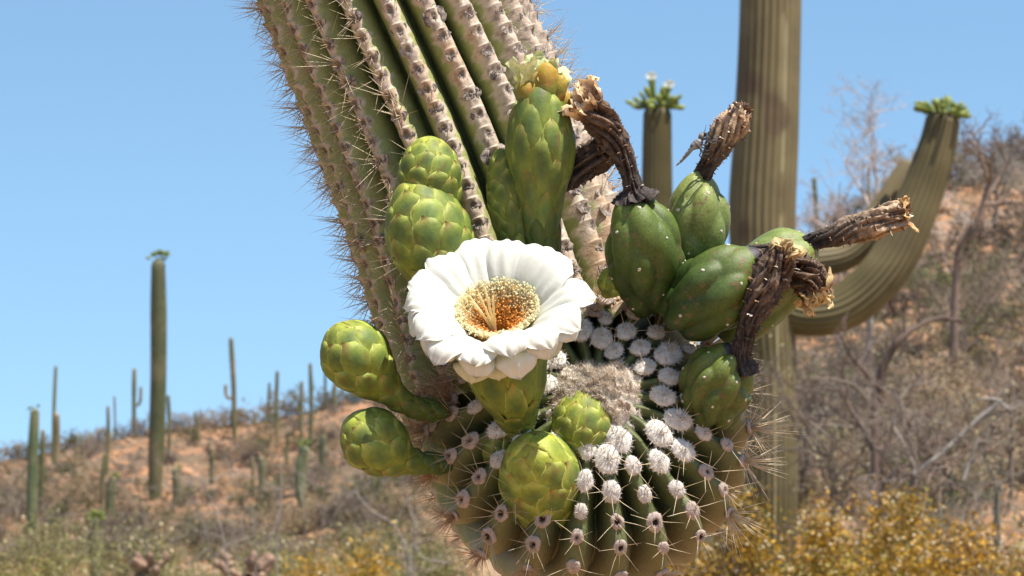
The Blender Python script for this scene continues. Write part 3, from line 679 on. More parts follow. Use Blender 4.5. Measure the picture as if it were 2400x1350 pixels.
def dried(parent, pts, rt, seed, petals=(0, None), light=0.35, flakes=46, name='dried_flower', pcol=(0.62, 0.44, 0.20), psize=34, dark0=True):
    rs = np.random.RandomState(seed)
    S = Surf(Curve([Q(*p) for p in pts]), [(a, b * .86) for a, b in rt], cap=0.94, pw=2.5)
    nv, nu = 130, 84; flakes = int(flakes * 1.5)
    def hf(m, ph):
        tw = ph + 0.9 * m / S.M + 0.4 * np.sin(m / 40.0 + seed)
        X = np.stack([np.cos(tw) * 2.6, np.sin(tw) * 2.6, m / 95.0], -1)
        rid = 1 - np.abs(2 * fbm(X, 1.0, seed, 3) - 1) * 2.2
        X2 = np.stack([np.cos(tw) * 6, np.sin(tw) * 6, m / 60.0], -1)
        r = S.rad(m)
        return r * (0.55 * (rid - 0.55)) + r * 0.45 * (vnoise(X2, 1.0, seed + 5) - .5) + 2.0 * (vnoise(np.stack([np.cos(ph) * r, np.sin(ph) * r, m], -1), 1 / 7., 3) - .5)
    P, F, m, p, n = S.grid(nv, nu, hf); v = m / S.M; h = hf(m, p) / (S.rad(m) + 4)
    n1 = fbm(P, 1 / 16., seed, 3)
    c0 = mix((0.055, 0.042, 0.036), (0.36, 0.25, 0.16) if light > .5 else (0.17, 0.10, 0.06), sstep(0.1, 1.0, v) * light * 1.6)
    c = c0 * (0.25 + 1.1 * n1)[:, None] * (0.7 + 0.9 * sstep(-.2, .25, h))[:, None]
    c = mix(c, (0.42, 0.27, 0.13), 0.6 * sstep(0.62, 0.75, n1) * sstep(.3, 1, v))
    Vs, Cs, Fs = [P], [c], [F]; k0 = len(P)
    for i in range(flakes):
        vv = 0.1 + 0.88 * (i + rs.rand()) / flakes; ph = i * 2.4 + rs.uniform(-.3, .3)
        a1 = np.array([vv * S.M]); a2 = np.array([ph]); q, nn = S.pt(a1, a2, hf(a1, a2) - 1)
        q2, _ = S.pt(a1 + 6, a2, hf(a1 + 6, a2)); y = nrm(q2[0] - q[0]); z = nn[0]; x = np.cross(y, z)
        sz = rs.uniform(8, 17) * (0.6 + 0.7 * vv)
        bb, aa = np.meshgrid(np.linspace(0, 1, 5), np.linspace(-1, 1, 4), indexing='ij')
        f = q[0] + (aa * sz * .55 * np.sqrt(1 - .8 * bb ** 2))[..., None] * x + (sz * (1.0 * bb - .7 * bb ** 2))[..., None] * y + (sz * (0.95 * bb ** 1.2 + .35 * aa ** 2 - .3))[..., None] * z
        f = f + rs.normal(0, sz * .07, f.shape)
        Vs.append(f.reshape(-1, 3)); Fs.append(gridF(5, 4, off=k0)); k0 += 20
        cc = mix((0.10, 0.06, 0.045), (0.45, 0.25, 0.13), (bb.ravel() ** 2) * rs.uniform(.3, 1)); cc = mix(cc, (0.7, 0.62, 0.5), 0.8 * (rs.rand() < .18) * bb.ravel()); Cs.append(cc)
    o = part(name, W(np.vstack(Vs)), Fs, M_dry, parent, np.vstack(Cs))
    if petals[0]:
        Cc, N, B, T = [a[-1] for a in (S.c.P, S.c.N, S.c.B, S.c.T)]
        for j in range(petals[0]):
            an = j * 2.4 + rs.uniform(-.3, .3); e = math.cos(an) * N + math.sin(an) * B
            r0 = S.rmax * 0.62 * rs.uniform(.6, 1.05); ln = psize * rs.uniform(.7, 1.25)
            p0 = Cc - T * (14 + rs.rand() * 14) + e * r0; sp = petals[1] if petals[1] is not None else 0.35
            p1 = p0 + T * ln * .6 + e * ln * .3 * sp + rs.normal(0, 4, 3); p2 = p1 + T * ln * rs.uniform(.0, .4) + e * ln * rs.uniform(-.5, .5) + rs.normal(0, 6, 3); p3 = p2 - T * ln * rs.uniform(-.2, .4) + rs.normal(0, ln * .2, 3)
            ww = psize * .42
            tone_ = rs.uniform(0, 1)
            def pc(aa, bb, V, tone_=tone_, sd=j):
                c = mix(np.array((0.20, 0.10, 0.05)), np.array(pcol), sstep(0.1, .65, bb + .4 * (tone_ - .5))); return c * (0.7 + .6 * vnoise(V, 1 / 6., sd))[:, None]
            cv = Curve([p0, p1, p2, p3], up=e, n=40); b_, a_ = np.meshgrid(np.linspace(0, 1, 14), np.linspace(-1, 1, 9), indexing='ij')
            Cq, Nq, Bq, Tq = cv.at(b_); wv = ww * (0.55 + .45 * np.sin(b_ * math.pi)) * (1 - .5 * b_ ** 3)
            Pp = Cq + Bq * (a_ * wv)[..., None] + Nq * (3.2 * np.sin(a_ * 8 + b_ * 3 + j) + wv * .35 * a_ ** 2)[..., None]
            Pp = Pp + 5.5 * np.stack([vnoise(Pp, 1 / 8., 40 + q + j) - .5 for q in range(3)], -1) * 2
            V = Pp.reshape(-1, 3); part('withered_petal', W(V), gridF(14, 9), M_paper, o if parent is arm else parent, pc(a_.ravel(), b_.ravel(), V))
    return o
g1, S_ = fruit('dark green ribbed fruit with a tall dark withered flower on top, nearest the arm', (1522, 712, -120), (1485, 452, 30), (1511, 585, -10), [(0, 50), (0.15, 72), (0.45, 90), (0.75, 82), (1, 72)], 41, amp=9, lobew=74)
dried(g1, [(1492, 470, 20), (1478, 415, 30), (1452, 350, 40), (1412, 285, 50), (1372, 240, 60)], [(0, 60), (0.09, 24), (0.22, 19), (0.5, 27), (0.8, 42), (1, 38)], 51, petals=(17, .7), light=0.45, pcol=(0.90, 0.64, 0.36), psize=56)
g2, S_ = fruit('pale green fruit behind and right of the darkest one, with a light brown withered flower', (1612, 680, -170), (1652, 402, -60), (1628, 540, -90), [(0, 52), (0.2, 68), (0.5, 80), (0.8, 74), (1, 60)], 42, tone=(0.075, 0.115, 0.028), top=(0.22, 0.25, 0.06), amp=9, lobew=74, collar=False)
dfl2 = dried(g2, [(1640, 425, -70), (1658, 392, -60), (1690, 335, -50), (1722, 283, -40), (1742, 255, -40)], [(0, 22), (0.25, 21), (0.5, 34), (0.75, 38), (1, 24)], 52, petals=(5, .2), light=0.95, psize=26, pcol=(0.6, .36, .17))
g4, S_ = fruit('light green fruit at the far right, mostly behind the others, its withered flower pointing right', (1700, 780, -150), (1908, 566, -60), (1818, 636, -90), [(0, 62), (0.3, 86), (0.6, 96), (0.85, 88), (1, 62)], 44, tone=(0.07, 0.11, 0.025), top=(0.19, 0.225, 0.05), amp=7, lobew=84, collar=False)
dried(g4, [(1880, 592, -60), (1905, 568, -50), (1960, 550, -40), (2040, 525, -30), (2120, 497, -20)], [(0, 24), (0.2, 20), (0.4, 28), (0.7, 38), (1, 33)], 54, petals=(9, .25), light=0.72, psize=34, pcol=(.66, .42, .18))
g3, S_ = fruit('dark green fruit lying on its side right of the darkest one, blackened at its right end', (1588, 745, -60), (1785, 592, 50), (1668, 690, 20), [(0, 56), (0.2, 80), (0.5, 96), (0.8, 80), (1, 58)], 43, amp=10, lobew=78, top=(0.115, 0.145, 0.024))
dried(g3, [(1768, 604, 40), (1800, 592, 50), (1850, 612, 40), (1895, 650, 40), (1915, 690, 50)], [(0, 36), (0.14, 22), (0.35, 26), (0.7, 44), (1, 36)], 53, petals=(13, .5), light=0.5, psize=44, pcol=(.70, .52, .26))
g5, S_ = fruit('smallest lumpy green fruit at lower right, hung with a long black withered flower', (1668, 975, -60), (1728, 818, 50), (1680, 900, 10), [(0, 55), (0.2, 74), (0.5, 84), (0.8, 76), (1, 60)], 45, amp=10, lobew=52, tone=(0.06, 0.09, 0.016), top=(0.14, 0.165, 0.026))
dried(g5, [(1732, 862, 40), (1738, 820, 60), (1762, 745, 80), (1798, 665, 95), (1838, 590, 105)], [(0, 54), (0.08, 24), (0.25, 20), (0.5, 34), (0.75, 46), (1, 36)], 55, petals=(9, .4), light=0.3, psize=36, pcol=(.75, .58, .28))
# short black withered flower behind the tall fading one
dd_ = dried(arm, [(1290, 440, -60), (1330, 412, -40), (1380, 380, -20), (1432, 345, -20)], [(0, 20), (0.3, 36), (0.7, 42), (1, 34)], 56, petals=(6, .3), light=0.25, psize=26, pcol=(.4, .22, .1)); dd_['label'] = 'short black withered flower wedged behind the tall fading one'

# ------------------------------------------------------------ terrain and far plants
M_sag = mat_col('far_saguaro_skin', rough=0.6, nscale=4, namp=0.22, bump=0.2, bscale=60)
M_twig = mat_col('twig_bark', rough=0.85, nscale=6, namp=0.25, rand=0.22)
M_leaf = mat_col('small_leaf', rough=0.55, nscale=3, namp=0.2, rand=0.12, trans=0.25)
SKX = [-3000, -600, 0, 200, 400, 520, 650, 800, 950, 1150, 1400, 1600, 1750, 1900, 2050, 2200, 2400, 2600, 3200, 5000]
SKY_ = [1110, 1110, 1088, 1045, 1008, 1000, 985, 948, 915, 900, 880, 840, 770, 660, 545, 450, 398, 330, 300, 500]
def prm(px):
    """ridge distance, start of slope, dip by bearing"""
    t = sstep(1150, 1800, px)
    return 165 * (1 - t) + 78 * t, 96 * (1 - t) + 24 * t, -2.2 * (1 - t) - 0.2 * t
def terr(x, y):
    x = np.asarray(x, float); y = np.asarray(y, float)
    D = np.maximum(y, 1e-3); px = np.where(y > 1, 1200 + FPX * x / D * FW[1], np.sign(x) * 5000); px = np.clip(px, -3000, 5000)
    e = (1141 - np.interp(px, SKX, SKY_)) / FPX
    rd, sd, dip = prm(px)
    zr = 1.6 + rd * e
    nearz = dip * sstep(20, 95, D)
    z = nearz + (zr - dip) * np.clip((D - sd) / (rd - sd), 0, 1) ** 1.12 * (D <= rd) + (D > rd) * ((zr - nearz) - (zr + 6) * sstep(rd, rd + 260, D))
    P = np.stack([x, y, 0 * x], -1)
    amp = 0.5 * sstep(15, 60, D) * (1 - sstep(rd * 0.97, rd, D) * 0.6)
    return z + amp * (fbm(P, 1 / 9.0, 3, 4) - 0.5) * 2 * np.minimum(D / 60, 1) + 0.06 * (fbm(P, 1.2, 5, 2) - .5)
def hit(px, py):
    D = np.linspace(14, 200, 1500); P = CAM + (D / FW[1])[:, None] * (FW + (px - 1200) / FPX * RT + (675 - py) / FPX * UP)
    g = terr(P[:, 0], P[:, 1]) - P[:, 2]; i = np.argmax(g > 0)
    if g[i] <= 0:
        i = np.argmax(g)
    q = P[i].copy(); q[2] = float(terr(q[0:1], q[1:2])[0]); return q, D[i]
rows = np.concatenate([np.linspace(4, 22, 30), np.linspace(22.6, 200, 330), np.linspace(205, 420, 30), [500, 700, 1100, 2000, 3500]])
pxs = np.concatenate([np.linspace(-3000, -320, 20), np.linspace(-300, 2700, 330), np.linspace(2750, 5000, 18)])
Dg, Pg = np.meshgrid(rows, pxs, indexing='ij'); X = Dg * (Pg - 1200) / FPX / FW[1]
Z = terr(X, Dg); V = np.stack([X, Dg, Z], -1).reshape(-1, 3)
pl = fbm(V * (1, 1, 0), 1 / 4.0, 8, 4); pl2 = fbm(V * (1, 1, 0), 1 / 22.0, 9, 3)
gc = mix((0.36, 0.185, 0.10), (0.16, 0.11, 0.07), sstep(0.30, 0.52, pl)); gc = mix(gc, (0.30, 0.20, 0.12), sstep(0.5, 0.7, pl2)); gc = mix(gc, (0.24, 0.20, 0.10), (1 - sstep(35, 85, V[:, 1])) * 0.6)
M_soil = mat_col('soil', rough=0.95, nscale=2.2, namp=0.35, bump=0.8, bscale=9, spec=0.1)
o = part('ground', V, gridF(len(rows), len(pxs)), M_soil, None, gc, origin=np.zeros(3)); o['kind'] = 'structure'; o['label'] = 'orange-brown stony desert hillside'
# flat desert floor around and behind the camera
ph = np.arange(96) / 96 * 2 * math.pi; rr_ = np.array([0.01, 3, 8, 20, 60, 200, 800, 4000.])
R_, P_ = np.meshgrid(rr_, ph, indexing='ij'); Vd = np.stack([R_ * np.cos(P_), R_ * np.sin(P_), -0.05 - 0.0 * R_ - 3.2 * sstep(10, 90, R_)], -1).reshape(-1, 3)
o = part('desert_floor', Vd, gridF(8, 96, True), M_soil, None, np.tile((0.32, 0.19, 0.10), (len(Vd), 1)), origin=np.zeros(3)); o['kind'] = 'structure'

def ribcol(path, rt, ribs=16, per=4, nv=24, dep=0.13, cap=0.93, seed=0, tone=(0.20, 0.20, 0.085), dark=(0.085, 0.10, 0.04), tan=0.3, pw=2.0, up=(0, -1, 0.1)):
    S = Surf(Curve(path, up=up, n=200), rt, cap=cap, pw=pw)
    nu = ribs * per; t = 1 - (1 - np.linspace(0, 1, nv)) ** 1.4; ph = np.arange(nu) / nu * 2 * math.pi
    Mv, Ph = np.meshgrid(t * S.M, ph, indexing='ij')
    x = np.abs(((Ph * ribs / (2 * math.pi) + .5) % 1) * 2 - 1)
    P, n = S.pt(Mv, Ph, -dep * S.rad(Mv) * x ** 1.6)
    P0 = P.reshape(-1, 3); n1 = fbm(P0, 0.9, seed, 3).ravel()
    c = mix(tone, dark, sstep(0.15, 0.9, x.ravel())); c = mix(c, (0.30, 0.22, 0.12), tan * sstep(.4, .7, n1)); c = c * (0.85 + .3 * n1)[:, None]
    return S, P0, gridF(nv, nu, True), c
def crown_mesh(n, r, seed, flowers=0):
    rs = np.random.RandomState(seed); Vs, Fs, Cs, k = [], [], [], 0
    for i in range(n):
        a = rs.uniform(0, 2 * math.pi); el = rs.uniform(-.15, 1.2); d = np.array([math.cos(a) * math.cos(el), math.sin(a) * math.cos(el), math.sin(el)])
        V, D, F = ellipsoid(6, 7, (r * .16, r * .16, r * .30)); x = nrm(np.cross(d, (0.1, .3, 1))); y = np.cross(d, x)
        V = V @ np.stack([x, y, d]) + d * r * rs.uniform(.75, 1.15) * (1, 1, .8); Vs.append(V); Fs.append(F + k); k += len(V)
        Cs.append(np.tile(mix((0.10, .17, .04), (.32, .36, .08), np.array(rs.rand())), (len(V), 1)))
    return np.vstack(Vs), np.vstack(Fs), np.vstack(Cs)
def far_saguaro(px, top, base, wpx, label, tx=None, arms=(), crown=0, tone=(0.145, 0.14, 0.055), tan=0.4, D=None, seed=1):
    b, Dh = hit(px, base) if D is None else ((lambda q: np.array([q[0], q[1], float(terr(q[0:1], q[1:2])[0])]))(far(px, base, D)), D)
    tp = far(px if tx is None else tx, top, Dh); r = wpx / FPX * Dh / 2
    rt_ = empty('saguaro', b); tag(rt_, label, 'cactus', 'saguaros standing on the hillside')
    md = (b + tp) / 2 + np.array([rnd.uniform(-.9, .9) * r, 0, 0])
    S, P, F, c = ribcol([b - (0, 0, .3), md, tp], [(0, r * .72), (.25, r * rnd.uniform(.9, 1.05)), (.5, r * rnd.uniform(.88, 1.0)), (.8, r), (1, r * .82)], ribs=14, per=4, nv=30, seed=seed, tone=tone, tan=tan, cap=.97)
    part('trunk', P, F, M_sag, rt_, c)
    for (sx, fr, out, hh, wf) in arms:   # side, height fraction, reach, rise
        h0 = b + (tp - b) * fr; rise = (tp - b)[2] * hh
        S, P, F, c = ribcol([h0, h0 + (sx * out * r * .7, 0, rise * .05), h0 + (sx * out * r, 0, rise * .35), h0 + (sx * out * r * 1.05, 0, rise)], [(0, r * wf * .7), (.3, r * wf), (1, r * wf * .9)], ribs=10, nv=18, seed=seed + 3, tone=tone, tan=tan)
        part('arm', P, F, M_sag, rt_, c)
    if crown:
        V, F, c = crown_mesh(crown, r * 1.25, seed); part('bud_crown', V + tp, F, M_leaf, rt_, c)
    return rt_, b, Dh
SAG = [
 (362, 606, 1172, 39, 'tallest saguaro left of the near cactus, single column with green buds on top', dict(tx=371, crown=20, tone=(0.10, 0.095, 0.04))),
 (74, 957, 1252, 25, 'thick dark green saguaro column near the left edge of the picture', dict(tx=82, tone=(0.13, 0.18, 0.08), crown=6)),
 (98, 1006, 1205, 12, 'slim saguaro just right of the thick one near the left edge', dict(tx=101)),
 (124, 856, 1095, 9, 'thin pole-like saguaro rising high above the skyline at far left', dict(tx=131, tone=(.26, .27, .08))),
 (133, 968, 1098, 15, 'short brown saguaro stump in front of the thin pole-like one', dict(tan=1, tone=(.3, .2, .1))),
 (248, 950, 1120, 9, 'thin saguaro two columns left of the tallest, tip level with the ridge shrubs', dict(tx=253)),
 (242, 1062, 1222, 10, 'slender saguaro below the ridge with its foot in brown shrubs', dict(tx=246)),
 (268, 927, 1040, 5, 'very thin distant saguaro on the skyline near the tallest one', {}),
 (315, 862, 1020, 11, 'saguaro with one short arm at its right, just left of the tallest', dict(arms=[(1, .45, 2.6, .28, .7)], tone=(.2, .2, .09))),
 (394, 925, 1085, 10, 'slim saguaro standing just right of the tallest one', {}),
 (265, 1118, 1245, 22, 'squat saguaro with a yellowish bud cluster, down slope at left', dict(crown=16, tone=(.15, .15, .08))),
 (226, 1215, 1420, 34, 'dark stubby saguaro with a wide green bud crown at the bottom left', dict(crown=34, tone=(.10, .12, .06))),
 (410, 1098, 1190, 20, 'short dark saguaro right of the foot of the tallest one', dict(crown=8, tone=(.11, .11, .07))),
 (458, 965, 1035, 8, 'small saguaro on the skyline between the tallest and the forked brown one', {}),
 (550, 790, 1030, 13, 'saguaro with brown decayed base and a left arm, alone against the sky', dict(tx=541, arms=[(-1, .40, 2.6, .14, .7)], tan=.9, tone=(.24, .2, .1))),
 (632, 896, 985, 7, 'small thin saguaro on the ridge left of a taller one', {}),
 (650, 868, 1042, 10, 'straight saguaro column on the ridge left of the club-shaped buds', {}),
 (708, 892, 1055, 9, 'saguaro with a tiny left arm in a pair below the upper club-shaped bud', dict(arms=[(-1, .55, 2.2, .12, .8)])),
 (727, 850, 1050, 10, 'taller straight saguaro of the pair below the upper club-shaped bud', {}),
 (714, 1046, 1190, 28, 'pale green thick saguaro stub below the pair on the ridge', dict(crown=14, tone=(.26, .27, .14))),
 (676, 1010, 1110, 9, 'thin saguaro on the slope left of the pale thick stub', {}),
 (757, 1022, 1095, 14, 'short dark saguaro on the slope left of the lower club-shaped bud', dict(tone=(.12, .12, .07), crown=5)),
 (496, 1048, 1135, 13, 'short dark saguaro on the orange slope in the left half', dict(tone=(.12, .12, .07))),
 (590, 1072, 1165, 10, 'thin saguaro of two side by side halfway down the left slope', {}),
 (612, 1070, 1172, 18, 'thick saguaro of two side by side halfway down the left slope', dict(tone=(.15, .16, .09))),
 (762, 868, 960, 7, 'small saguaro peeping over the ridge beside the upper club-shaped bud', {}),
 (786, 892, 965, 11, 'bushy-footed saguaro at the ridge behind the upper club-shaped bud', {}),
 (875, 1112, 1205, 11, 'left saguaro of two just below the lower club-shaped bud', {}),
 (893, 1108, 1215, 12, 'right saguaro of two just below the lower club-shaped bud', {}),
 (975, 1118, 1210, 9, 'saguaro close to the shaded left side of the near arm tip', {}),
 (178, 1018, 1070, 7, 'tiny saguaro on the skyline between two thin tall ones at left', {}),
 (190, 1022, 1075, 5, 'thinnest tiny saguaro on the skyline at left', {}),
 (1908, 415, 640, 12, 'saguaro on the right skyline just right of the big trunk', dict(tone=(.16, .17, .07))),
 (2036, 392, 560, 8, 'thin saguaro behind the grey shrubs, left of the big curved arm', {}),
 (2258, 388, 450, 7, 'tiny saguaro on the right skyline just right of the curved arm', {}),
 (2282, 400, 446, 5, 'smallest saguaro on the right skyline near the curved arm', {}),
 (1912, 840, 985, 16, 'dull green saguaro on the right slope behind grey twigs', dict(tone=(.14, .16, .08))),
]
for i, (px, tp, bs, wp_, lab, kw) in enumerate(SAG): far_saguaro(px, tp, bs, wp_, lab, seed=i + 1, **kw)

# --- the big saguaro behind at right, 26 m away
BD = 26.0; f_ = lambda x, y, d=0.0: far(x, y, BD + d)
bb_ = f_(1805, 1141); bb_[2] = float(terr(bb_[0:1], bb_[1:2])[0]); u1 = BD / FPX
big = empty('saguaro', bb_); tag(big, 'very large saguaro behind at right with a curved right arm and a budding left arm', 'cactus')
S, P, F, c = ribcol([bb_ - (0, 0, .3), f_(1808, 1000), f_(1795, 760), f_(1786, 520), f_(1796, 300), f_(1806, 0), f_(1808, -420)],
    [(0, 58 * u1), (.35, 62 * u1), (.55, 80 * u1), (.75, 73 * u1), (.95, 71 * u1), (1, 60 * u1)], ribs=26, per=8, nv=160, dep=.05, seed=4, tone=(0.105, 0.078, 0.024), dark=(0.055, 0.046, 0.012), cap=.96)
th = np.arctan2(P[:, 1] - BD, P[:, 0] - f_(1800, 0)[0]); pale = np.exp(-((th + 1.25) / .07) ** 2) * (vnoise(P, 2.0, 3) > .35); c = mix(c, (0.30, 0.25, 0.13), .8 * pale)
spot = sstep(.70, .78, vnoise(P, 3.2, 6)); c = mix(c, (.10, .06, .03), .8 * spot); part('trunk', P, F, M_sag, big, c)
def barm(path, rt, seed, crown, tipdir=None, fl=()):
    S, P, F, c = ribcol(path, [(a, b * u1) for a, b in rt], ribs=22, per=8, nv=110, dep=.06, seed=seed, tone=(0.11, 0.082, 0.025), dark=(0.055, 0.046, 0.012), cap=.97)
    a = part('arm', P, F, M_sag, big, c); tp = np.array(path[-1]); T = S.c.T[-1]
    rs = np.random.RandomState(seed)
    for i in range(crown):
        an = i * 2.4; el = rs.uniform(0.05, 1.3); x = nrm(np.cross(T, (0, 1, .2))); y = np.cross(T, x)
        d = math.cos(el) * (math.cos(an) * x + math.sin(an) * y) + math.sin(el) * T
        ln = rs.uniform(14, 36) * u1; w_ = rs.uniform(5, 8.5) * u1
        p0 = tp - T * 8 * u1 + (d - T * T.dot(d)) * rt[-1][1] * u1 * .85; p1 = p0 + d * ln * 1.6
        Sb = Surf(Curve([p0, (p0 + p1) / 2, p1], n=24), [(0, w_ * .4), (.4, w_ * .55), (.75, w_), (1, w_)], cap=.7); Pb, Fb, mb, pb, nb2 = Sb.grid(10, 8)
        part('flower_bud', Pb, Fb, M_leaf, a, mix((.10, .14, .03), (.36, .40, .09), mb / Sb.M * rs.uniform(.5, 1)))
    for (dx, dy) in fl:
        q = tp + dx * u1 * RT + dy * u1 * UP - FW * .02; Vs, Fs = [], []
        Sb = Surf(Curve([tp + dx * .5 * u1 * RT, (tp + q) / 2 + .2 * dx * u1 * RT, q - UP * 2 * u1], n=24), [(0, 4 * u1), (.6, 7 * u1), (1, 10 * u1)], cap=.95); Pb, Fb, mb, pb, nb2 = Sb.grid(12, 8)
        part('flower_tube', Pb, Fb, M_leaf, a, mix((.10, .14, .03), (.34, .38, .10), mb / Sb.M))
        for k in range(12):
            an = k / 12 * 6.283; e = np.array([math.cos(an), -.45, math.sin(an) * .7]); s = np.array([-math.sin(an), 0, math.cos(an) * .7]); z = np.array([0, -.6, .5])
            g = [q, q + e * 8 * u1 - s * 4.5 * u1 + z * 5 * u1, q + e * 15 * u1 + z * 3 * u1, q + e * 8 * u1 + s * 4.5 * u1 + z * 5 * u1]
            Fs.append([len(Vs) + r for r in range(4)]); Vs += g
        part('flower', np.array(Vs), np.array(Fs), M_petal, a, np.tile((.86, .86, .80), (len(Vs), 1)))
    return a
barm([f_(1780, 880), f_(1650, 860), f_(1560, 760), f_(1542, 560), f_(1540, 360), f_(1541, 246)], [(0, 40), (.3, 40), (.6, 39), (1, 33)], 5, 30, fl=[(-15, 66), (27, 47)])
barm([f_(1800, 700), f_(1880, 735), f_(1985, 715), f_(2085, 620), f_(2150, 480), f_(2195, 350), f_(2214, 262)], [(0, 50), (.3, 56), (.65, 54), (1, 40)], 6, 34)
barm([f_(1800, 610, .3), f_(1880, 610, .3), f_(1985, 590, .35), f_(2060, 510, .4), f_(2110, 430, .45), f_(2140, 385, .5)], [(0, 46), (.4, 42), (1, 30)], 7, 0)

# --- shrubs
def tube(path, r0, r1, ns=4):
    P = np.array(path); n = len(P); T = nrm(np.gradient(P, axis=0)); x = nrm(np.cross(T, (0.3, .9, .25))); y = np.cross(T, x)
    r = np.linspace(r0, r1, n)[:, None, None]; a = np.arange(ns) / ns * 2 * math.pi
    V = P[:, None, :] + r * (np.cos(a)[None, :, None] * x[:, None, :] + np.sin(a)[None, :, None] * y[:, None, :])
    return V.reshape(-1, 3), gridF(n, ns, True)
def branching(base, d, ln, r, rs, depth, out, wig=.25, kids=(2, 4), shrink=.68, up=.15):
    pts = [base]; dd = nrm(d)
    for i in range(4):
        dd = nrm(dd + rs.normal(0, wig, 3) * .5 + (0, 0, up * .2)); pts.append(pts[-1] + dd * ln / 4)
    out.append((depth, pts, r, r * .55))
    if depth > 0:
        for k in range(rs.randint(*kids) + 1):
            j = rs.randint(2, 5); branching(pts[j], dd + rs.normal(0, .65, 3), ln * shrink * rs.uniform(.7, 1.1), r * .55, rs, depth - 1, out, wig, kids, shrink, up)
def merge(items):
    Vs, Fs, k = [], [], 0
    for V, F in items: Vs.append(V); Fs.append(F + k); k += len(V)
    return np.vstack(Vs), np.vstack(Fs)
def leaves(P, s, rs, flat=.5):
    n = len(P); d = nrm(rs.normal(0, 1, (n, 3))); e = nrm(np.cross(d, rs.normal(0, 1, (n, 3)))); s = s * rs.uniform(.6, 1.3, (n, 1))
    V = np.stack([P - d * s, P + e * s * flat, P + d * s, P - e * s * flat], 1).reshape(-1, 3); return V, np.arange(4 * n).reshape(-1, 4)
def shrub_var(seed, kind):
    """one shrub about 1 m tall and 1.4 m wide, built round its foot"""
    rs = np.random.RandomState(seed); out = []
    for i in range(9 if kind != 'olive' else 7):
        a = rs.uniform(0, 6.28); branching(np.zeros(3), (math.cos(a) * .8, math.sin(a) * .8, .75), .55, .016, rs, 3, out, .35, (2, 4), .68)
    V, F = merge([tube(p, max(r0, .006), max(r1, .005), 3) for dp, p, r0, r1 in out])
    bark = {'grey': (.20, .15, .115), 'tan': (.27, .185, .11), 'olive': (.17, .145, .09), 'dark': (.10, .068, .052)}[kind]
    c = np.tile(bark, (len(V), 1)) * rs.uniform(.7, 1.2, (len(V), 1))
    nL = {'grey': 300, 'tan': 500, 'olive': 1500, 'dark': 250}[kind]; lc = {'grey': (.23, .20, .13), 'tan': (.30, .24, .115), 'olive': (.17, .165, .055), 'dark': (.13, .115, .06)}[kind]
    ends = np.array([p[-1] for dp, p, _, _ in out if dp <= 1] + [p[2] for dp, p, _, _ in out if dp <= 1]); Pq = ends[rs.randint(0, len(ends), nL)] + rs.normal(0, .05, (nL, 3))
    Pq[:, 2] = np.abs(Pq[:, 2]); lv, lf = leaves(Pq, .022, rs, .6); lcol = np.repeat(np.array(lc) * rs.uniform(.6, 1.35, (nL, 1)), 4, axis=0)
    return make_mesh('shrub_twigs', np.vstack([V, lv]), [F, lf + len(V)], M_leaf if kind == 'olive' else M_twig, np.vstack([c, lcol]), smooth=False)
SHV = {k: [shrub_var(300 + 10 * i + j, k) for j in range(4)] for i, k in enumerate(('grey', 'tan', 'olive', 'dark'))}
SLAB = {'grey': 'grey leafless shrub', 'tan': 'dry tan shrub', 'olive': 'olive green leafy shrub', 'dark': 'dark brown twiggy shrub'}
def put_shrub(px, py, kind, s, where, grp):
    b, D = hit(px, py); o = bpy.data.objects.new('desert_shrub', rnd.choice(SHV[kind])); C.objects.link(o)
    o.location = b - np.array((0, 0, .05)); o.rotation_euler = (0, 0, rnd.uniform(0, 6.28)); s *= 1.12; o.scale = (s * rnd.uniform(.9, 1.3), s * rnd.uniform(.9, 1.3), s * rnd.uniform(.75, 1.15))
    big_ = 'large ' if s > 1.12 else 'small ' if s < .82 else ''
    rx, ry, rn = min(REFS, key=lambda q: math.hypot(q[0] - px, (q[1] - py) * 1.3) + (9999 if (q[0] > 1400) != (px > 1400) else 0))
    dx, dy = px - rx, py - ry
    rel = ('left of' if dx < 0 else 'right of') if abs(dx) > abs(dy) * .8 else ('just uphill of' if dy < 0 else 'just downhill of')
    if math.hypot(dx, dy) > 75: rel = 'well ' + rel.replace('just ', '')
    lab_ = f'{big_}{SLAB[kind]} {rel} {rn}'
    tag(o, lab_, 'shrub', lab_.replace('shrub', 'shrubs', 1))
